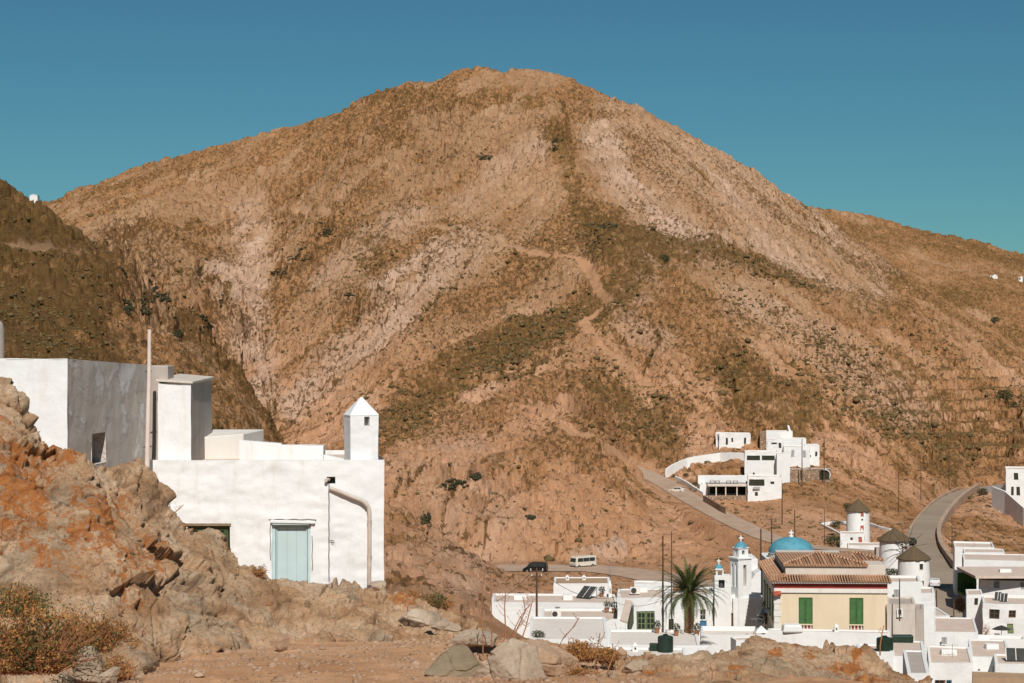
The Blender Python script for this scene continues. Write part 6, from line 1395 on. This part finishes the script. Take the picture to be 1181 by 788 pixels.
# ---- boulders on the ledge
def boulder(label, px, py, D, w, h, mat, seed, dpt=None, rz=0, tilt=0, cuts=9, sub=6, grp='loose boulders on the ledge'):
    import bmesh
    r = np.random.RandomState(seed); bm = bmesh.new(); bmesh.ops.create_icosphere(bm, subdivisions=sub, radius=1)
    V = np.array([tuple(v.co) for v in bm.verts], np.float64); Fs = np.array([[v.index for v in f.verts] for f in bm.faces]); bm.free()
    for k in range(cuts*2):
        n = r.randn(3); n /= np.linalg.norm(n); o = r.uniform(.42, .80); d = V@n-o; V = V-np.clip(d, 0, None)[:, None]*n*.97
    V = V/abs(V).max(0); s = D/F; dp = dpt or w*.8
    V = V*[w*s/2, dp*s/2, h*s/2]
    nn = V/np.linalg.norm(V, axis=1, keepdims=True); x, y, z = V[:, 0]+seed, V[:, 1], V[:, 2]
    k = w*s; dd = .045*k*fbm(x, y, z, .35*k, 5, .55)+.018*k*fbm(x, y, z, .09*k, 4, .6, True); f1, f2, c = worley(x, y*.7, z*1.4, .5*k); dd -= .03*k*np.exp(-((f2-f1)/.05)**2)
    V = V+nn*dd[:, None]
    c_, s_ = math.cos(tilt), math.sin(tilt); V = np.stack([V[:, 0]*c_-V[:, 2]*s_, V[:, 1], V[:, 0]*s_+V[:, 2]*c_], -1)
    o = link('boulder', np_mesh('boulder', V, tris=Fs), M[mat], None, P(px, py, D)); o.rotation_euler = (0, 0, rz); tag(o, label, 'boulder', grp); return o
boulder('big flat-topped olive grey boulder with a dark undercut, left of the pale slab', 527, 765, 20.6, 78, 56, 'boulder_olive', 4, 60, 0, .02)
boulder('large pale smooth boulder leaning against the brown one', 592, 772, 20.2, 108, 84, 'boulder_pale', 12, 80, .3, .35)
boulder('brown rounded boulder on the right of the pale slab', 634, 766, 20.7, 78, 62, 'boulder_tan', 21, 70, -.2, -.35)
boulder('flat grey slab behind the olive boulder', 545, 739, 23.4, 60, 22, 'boulder_pale', 33, 60, 0, 0)
boulder('small brown cube-like stone at the foot of the big rock', 324, 743, gD(324, 752), 22, 20, 'boulder_tan', 41, 20, .4, .1)
boulder('little rounded stone lying in the open dirt', 350, 768, gD(350, 772), 17, 12, 'boulder_tan', 46)
boulder('pale boulder at the bottom of the dry bush', 100, 768, 19.3, 46, 52, 'boulder_pale', 52)
boulder('pale grey boulder right of the dry bush', 128, 780, 19.0, 30, 30, 'boulder_pale', 58)
boulder('rounded stone standing on the rocks below the planter', 746, 757, 23., 15, 14, 'boulder_tan', 63, sub=5)
boulder('pointed stone standing on the rocks below the white pillars', 717, 756, 22.8, 14, 20, 'boulder_tan', 69, sub=5)
boulder('grey slab lying among the rocks under the terrace', 738, 770, 21.6, 50, 20, 'boulder_pale', 75, sub=5)
boulder('pale wall-foot stones at the corner of the teal-door house', 436, 676, 42., 20, 12, 'boulder_pale', 82, sub=5)
boulder('pale flat rock between the big rock and the open dirt', 480, 712, 26.8, 60, 20, 'boulder_pale', 91, sub=5)
boulder('low pale rock right of the flat pale one', 512, 722, 26.4, 40, 16, 'boulder_pale', 95, sub=5)
for i, (x, y, w) in enumerate(((290, 760, 9), (405, 772, 8), (440, 757, 12), (230, 779, 14), (470, 779, 7), (372, 748, 10), (262, 752, 12))):
    boulder('stone in the dirt, %s' % ('the size of a fist, below the small brown cube-like stone', 'egg size, in the middle of the dirt', 'flat, left of the olive boulder', 'near the bottom edge right of the big rock', 'tiny, by the foot of the olive boulder', 'hand size, at the foot of the rock rim', 'hand size, at the bottom corner of the big rock')[i], x, y, gD(x, y+w*.15), w, w*.55, 'boulder_tan', 100+i, sub=4)
# pebbles
VS = []; FS = []; off = 0
tp = [blob_template(50+i, 1) for i in range(4)]
for q in range(9000):
    px = nrg.uniform(150, 760); D = nrg.uniform(16.5, 30); z = nground(px, D); s = nrg.gamma(2, .0065); x = (px-CX)/F*D
    t = tp[q % 4]; p = t[0]*np.array([s*1.3, s, s*.8])+[x, D, z]; VS.append(p); FS.append(t[1]+off); off += len(p)
o = link('pebbles', np_mesh('pebbles', np.concatenate(VS), tris=np.concatenate(FS)), M['boulder_tan']); tag(o, 'loose gravel on the dirt', 'gravel', kind='stuff')

# ---- dry plants
def blades(name, label, loc, n, rx, ry, h, mat, seed, w=.008, group=None, cat='dry plant', mat2=None, spread=.6, seg=3):
    r = random.Random(seed); root = empty(name, loc, label, cat, group)
    for mt, frac, nm in ((mat, 1 if not mat2 else .6, 'dry_leaves' if mat != 'greenleaf' else 'green_leaves'), (mat2, .4, 'green_leaves')):
        if not mt: continue
        V = []; Q = []
        for i in range(int(n*frac)):
            x = r.gauss(0, .5)*rx; y = r.gauss(0, .5)*ry; hh = h*r.uniform(.35, 1.1)*math.exp(-(x/rx)**2*.8); p = Vector((x, y, -.02)); a = r.uniform(0, 6.28); d = Vector((math.cos(a)*spread*r.random()+x*.3, math.sin(a)*spread*r.random()+y*.3, 1)).normalized(); sd_ = Vector((-math.sin(a+.5), math.cos(a+.5), 0)); o = len(V)
            for k in range(seg+1):
                ww = w*(1-k/seg)**.7+.0008; V += [p-sd_*ww, p+sd_*ww]; p = p+d*hh/seg; d = (d+Vector((r.uniform(-.3, .3), r.uniform(-.3, .3), -.18))).normalized()
            for k in range(seg): Q.append((o+2*k, o+2*k+1, o+2*k+3, o+2*k+2))
        link(nm, np_mesh(nm, [tuple(v) for v in V], quads=Q, smooth=False), M[mt], root)
    return root
def scrubby(name, label, loc, rx, ry, rz, seed, n=5000, dry=.6, ls=.03, twigs=90):
    r = random.Random(seed); root = empty(name, loc, label, 'bush', 'dry shrubs on the ledge')
    tw = MB()
    for k in range(twigs):
        a = r.uniform(0, 6.28); e = r.uniform(.1, 1.3); L = r.uniform(.6, 1.15); c = Vector((r.uniform(-.5, .5)*rx, r.uniform(-.5, .5)*ry, 0)); d = Vector((math.cos(a)*math.cos(e)*rx, math.sin(a)*math.cos(e)*ry, math.sin(e)*rz))*L
        tw.tube([c-Vector((0, 0, .05)), c+d*.5+Vector((0, 0, .02)), c+d*r.uniform(.85, 1.2)], [.007, .004, .002], 4, False)
    tw.build('twigs', M['stalk'], root)
    for nm, mt, f in (('dry_leaves', 'dry', dry), ('green_leaves', 'greenleaf', 1-dry)):
        V = leafball(int(n*f), rx, ry, rz, ls, r, up=.8); c = fbm(V[::3, 0]+seed, V[::3, 1], V[::3, 2]+(5 if nm == 'dry_leaves' else 0), .22, 3)
        k = c > -.15; V = V.reshape(-1, 3, 3)[k].reshape(-1, 3); V[:, 2] = abs(V[:, 2]+rz*.25)
        link(nm, np_mesh(nm, V, tris=np.arange(len(V)).reshape(-1, 3), smooth=False), M[mt], root)
    return root
scrubby('dry_shrub', 'large dry orange and green shrub filling the bottom left corner', P(30, 768, 19.2), .62, .5, .50, 3, 13000, .70, .028, 420)
scrubby('dry_shrub', 'dry brown shrub trailing down the rock right of the corner shrub', P(105, 745, 20.2), .40, .35, .26, 8, 6000, .82, .024, 220)
scrubby('dry_shrub', 'small dry tuft at the bottom of the big rock near the pale boulder', P(140, 778, 19.2), .16, .2, .14, 12, 2600, .85, .018, 40)
scrubby('dry_shrub', 'small dark green shrub high on the corner rock', P(20, 705, 21.), .28, .3, .22, 18, 6000, .35, .02, 80)
scrubby('green_tuft', 'green tuft growing on the rock beside the low white house', P(185, 588, 27.4), .13, .15, .15, 23, 2600, .15, .02, 40)
scrubby('green_tuft', 'olive tuft on the rock rim below the teal door', P(300, 662, 28.), .10, .14, .09, 27, 1600, .3, .018, 30)
scrubby('dry_shrub', 'olive brown shrub past the right end of the rock rim', P(505, 700, 31.), .28, .3, .16, 31, 4200, .55, .022, 60)
scrubby('dry_shrub', 'orange dry plant just right of the white house corner', P(470, 693, 31.), .2, .3, .12, 35, 2600, .95, .02, 40)
scrubby('dry_shrub', 'orange dry grass clump between the boulders and the white terraces', P(672, 757, 22.), .22, .25, .13, 39, 4600, .97, .022, 90)
scrubby('dry_shrub', 'dry orange clump on the rocks left of the pointed stone', P(700, 760, 21.8), .16, .2, .09, 44, 2400, .97, .02, 50)
scrubby('dry_shrub', 'small dry orange plant by the bottom edge right of the brown boulder', P(668, 780, 20.), .16, .2, .10, 48, 2200, .95, .018, 40)
scrubby('dry_shrub', 'rusty dry plant along the rim left of the cable cluster', P(400, 688, 29.5), .34, .2, .07, 52, 2600, .9, .016, 60)
def weed(label, px, yb, D, pts, seed, br=10):
    r = random.Random(seed); s = D/F; root = empty('dry_weed', P(px, yb, D), label, 'dry weed', 'tall dry weeds by the boulders'); m = MB(); path = [Vector(((x-px)*s, r.uniform(-.03, .03), (yb-y)*s)) for x, y in pts]
    m.tube([path[0]-Vector((0, 0, .1))]+path, [.0085]+[.008-.005*i/len(path) for i in range(len(path))], 5)
    st = m.build('stem', M['stalk'], root)
    for k in range(br):
        t = r.uniform(.25, .98); q = t*(len(path)-1); i = min(int(q), len(path)-2); c = path[i].lerp(path[i+1], q-i); a = r.choice((-1, 1)); m = MB(); L = r.uniform(.04, .16)*(1.1-t*.5)
        e = c+Vector((a*L*.7, r.uniform(-.05, .05), L*.9)); m.tube([c, c.lerp(e, .5)+Vector((a*.01, 0, -.005)), e], [.003, .002, .001], 4); m.lathe([(.0, -.008), (.005, 0), (.0, .009)], 6, tuple(e), cap=False); m.build('twig', M['stalk'], root)
weed('tall dry weed in front of the left tip roof, leftmost', 557, 742, 22.5, [(557, 742), (556, 710), (556, 680), (560, 655)], 1)
weed('straight dry weed left of the van-side pole', 568, 736, 22.5, [(567, 736), (566.5, 700), (566, 672), (565, 645)], 2, 14)
weed('thin dry weed leaning right, near the left roof', 583, 726, 22.6, [(583, 726), (582, 700), (583, 684)], 3, 6)
weed('long dry weed leaning strongly right from the boulders, lower one', 584, 742, 21.8, [(583, 745), (592, 728), (600, 712), (612, 696)], 4, 8)
weed('long dry weed leaning right beside the lower leaning one', 600, 740, 21.8, [(600, 742), (606, 725), (611, 706), (615, 690)], 5, 12)
weed('dry weed crossing the white wall below the van-side pole', 596, 736, 22., [(590, 742), (598, 722), (606, 705), (603, 688)], 6, 8)
weed('thin arching weed over the white terrace right of the boulders', 645, 745, 21.5, [(645, 745), (650, 735), (660, 725), (668, 712)], 7, 5)
weed('slim dry weed rising before the terrace pillars', 689, 752, 21.8, [(688, 755), (690, 742), (692, 730)], 8, 5)
weed('slim dry weed at the bottom edge right of the brown boulder', 684, 788, 20., [(684, 790), (686, 770), (688, 750)], 9, 6)
weed('bent dry stalk in front of the rocks under the terrace', 700, 780, 20.2, [(700, 785), (702, 770), (708, 755), (706, 742)], 10, 6)
weed('short dry weed above the right rocks', 1015, 745, 21.8, [(1015, 745), (1017, 733), (1020, 722)], 11, 2)
weed('thin weed on the rock beside the low white house', 207, 585, 27.2, [(196, 596), (203, 590), (208, 586), (212, 582)], 12, 4)
weed('short dry weed leaning over the middle of the dirt rim', 470, 700, 28., [(470, 700), (478, 690), (484, 684)], 13, 6)
weed('dry weed at the bottom edge left of the lichen slab', 820, 788, 20., [(820, 790), (822, 775), (818, 765)], 14, 6)

# ---- more roof and street things
def pot(px, yb, D, label, plant=True, sz=.22):
    r = empty('flower_pot', P(px, yb, D), label, 'flower pot', 'pots on the terraces'); m = MB(); m.lathe([(sz*.6, 0), (sz*.9, sz*1.5), (sz, sz*1.55), (sz, sz*1.8), (sz*.8, sz*1.7)], 14); m.build('pot', M['stalk'], r, smooth=True)
    if plant: V = leafball(160, sz*1.5, sz*1.5, sz*1.5, sz*.6, random.Random(int(px))); V[:, 2] += sz*3; link('foliage', np_mesh('foliage', V, tris=np.arange(len(V)).reshape(-1, 3), smooth=False), M['scrub_dark'], r)
for a in ((694, 688.6, 197.5, 'potted plant on the roof edge under the leaning solar panel'), (700, 706.1, 184, 'potted plant by the wall left of the cooling unit house'), (708, 706.9, 183.4, 'potted plant tucked beside the cooling unit house wall'), (758, 730.2, 165.5, 'potted plant between the green double door and the pole'),
          (780, 733.2, 164, 'potted plant just left of the palm trunk'), (804, 733.2, 164, 'potted plant just right of the palm trunk'), (1136, 741, 258, 'potted plant at the left foot of the two-storey house'), (1150, 739, 256, 'potted plant below the left brown window')): pot(*a)
ps = empty('garden_parasol', P(1155, 744, 258), 'dark open parasol in front of the two-storey house', 'parasol'); m = MB(); m.tube([(0, 0, 0), (0, 0, 2.2)], .04, 6); m.build('pole', M['metal'], ps); m = MB(); m.lathe([(1.25, 1.95), (.6, 2.25), (.02, 2.45)], 8); m.build('canopy', M['dark_metal'], ps)
bush('flowering_bush', 'red flowering bush at the street corner left of the white shed', 'bush', P(1108.5, 704, 300), 1.1, 1., 1.2, 900, .2, 'dry', None, True, 71)
bush('flowering_bush', 'small reddish bush against the two-storey house corner', 'bush', P(1137, 735, 259), .5, .5, .9, 350, .12, 'dry', None, True, 75)
# railings and stairs
rl = empty('stair', P(1131, 748, 226), 'white stair stepping down left of the bottom right houses', 'stair'); m = MB()
for k in range(7): m.box(0, k*.32, -3, 1.4, k*.32+.33, k*.19)
m.build('steps', M['white'], rl, bevel=.02)
for i, (px, yt, yb, w_, D, lab) in enumerate(((676, 724, 732, 5, 177.8, 'small grey shutter in the wall below the lean-to'), (1089, 735, 743, 6, 195.6, 'small grey shutter in the long blank white house'), (1148, 768, 777, 7, 177.5, 'grey shutter near the bottom right corner'), (1034, 680, 690, 6, 181.6, 'pale shutter on the wall behind the cement house'), (1126, 655, 662, 6, 311.4, 'grey shutter high in the right group'))):
    s = D/F; r = empty('wall_shutter', P(px, yb, D), lab, 'shutter'); leafpanel(r, -w_*s/2, 0, w_*s/2, (yb-yt)*s, -.01, M['grey_paint'], 'panel', 7, 2); m = MB(); m.box(-w_*s/2-.08, -.12, -.09, w_*s/2+.08, .0, 0); m.build('sill', M['white'], r)
for i, (px, yb, D, w_, lab) in enumerate(((600, 692.3, 195, 1.2, 'flat white hatch on the long pinkish roof, left one'), (655, 692.3, 195, .9, 'flat white hatch on the long pinkish roof, right one'), (1095, 756, 177, 1.3, 'white hatch on the bottom edge white house roof'), (1145, 749.4, 183, 1.1, 'white hatch on the roof second from the bottom right'), (1160, 660.5, 288, 1.6, 'white block on the pale slab of the right group'), (741, 683.7, 182.5, .9, 'small white block beside the cooling unit'))):
    m = MB(); m.box(-w_/2, 0, -.3, w_/2, .9, .45); tag(m.build('roof_hatch', M['white'], None, P(px, yb, D), bevel=.04), lab, 'roof hatch')
SKY_TINT = (.43, .845, .86, 1); SKY_STR = .05; SUN_STR = 4.5; EXPO = 0.
# ================================================================ SKY, SUN, CAMERA
w = bpy.data.worlds.new('World'); bpy.context.scene.world = w; w.use_nodes = True
nt = w.node_tree; bg = nt.nodes['Background']
EL = R(43); AZ = R(174.5)                 # the sun stands behind the camera, a touch to the right
sky = nt.nodes.new('ShaderNodeTexSky'); sky.sky_type = 'NISHITA'; sky.sun_disc = False
sky.sun_elevation = EL; sky.sun_rotation = AZ; sky.air_density = 1.0; sky.dust_density = .15; sky.ozone_density = 3.; sky.altitude = 1500
hs = nt.nodes.new('ShaderNodeMix'); hs.data_type = 'RGBA'; hs.blend_type = 'MULTIPLY'; hs.inputs[0].default_value = 1
hs.inputs[7].default_value = SKY_TINT
nt.links.new(sky.outputs[0], hs.inputs[6]); nt.links.new(hs.outputs[2], bg.inputs['Color']); bg.inputs['Strength'].default_value = SKY_STR
sd = Vector((math.sin(AZ)*math.cos(EL), math.cos(AZ)*math.cos(EL), math.sin(EL)))
sl = bpy.data.lights.new('sun', 'SUN'); sl.energy = SUN_STR; sl.angle = R(.53); sl.color = (1, .955, .90)
so = bpy.data.objects.new('sun', sl); C.objects.link(so); so.rotation_euler = (-sd).to_track_quat('-Z', 'Y').to_euler()
cd = bpy.data.cameras.new('camera'); cam = bpy.data.objects.new('camera', cd); C.objects.link(cam)
cd.sensor_width = 36; cd.lens = 36*F/1181; cd.clip_start = .1; cd.clip_end = 6000
cam.location = (0, 0, 0); cam.rotation_euler = (R(90), 0, 0)
bpy.context.scene.camera = cam
vs = bpy.context.scene.view_settings; vs.view_transform = 'Standard'; vs.look = 'None'; vs.gamma = 1; vs.exposure = EXPO
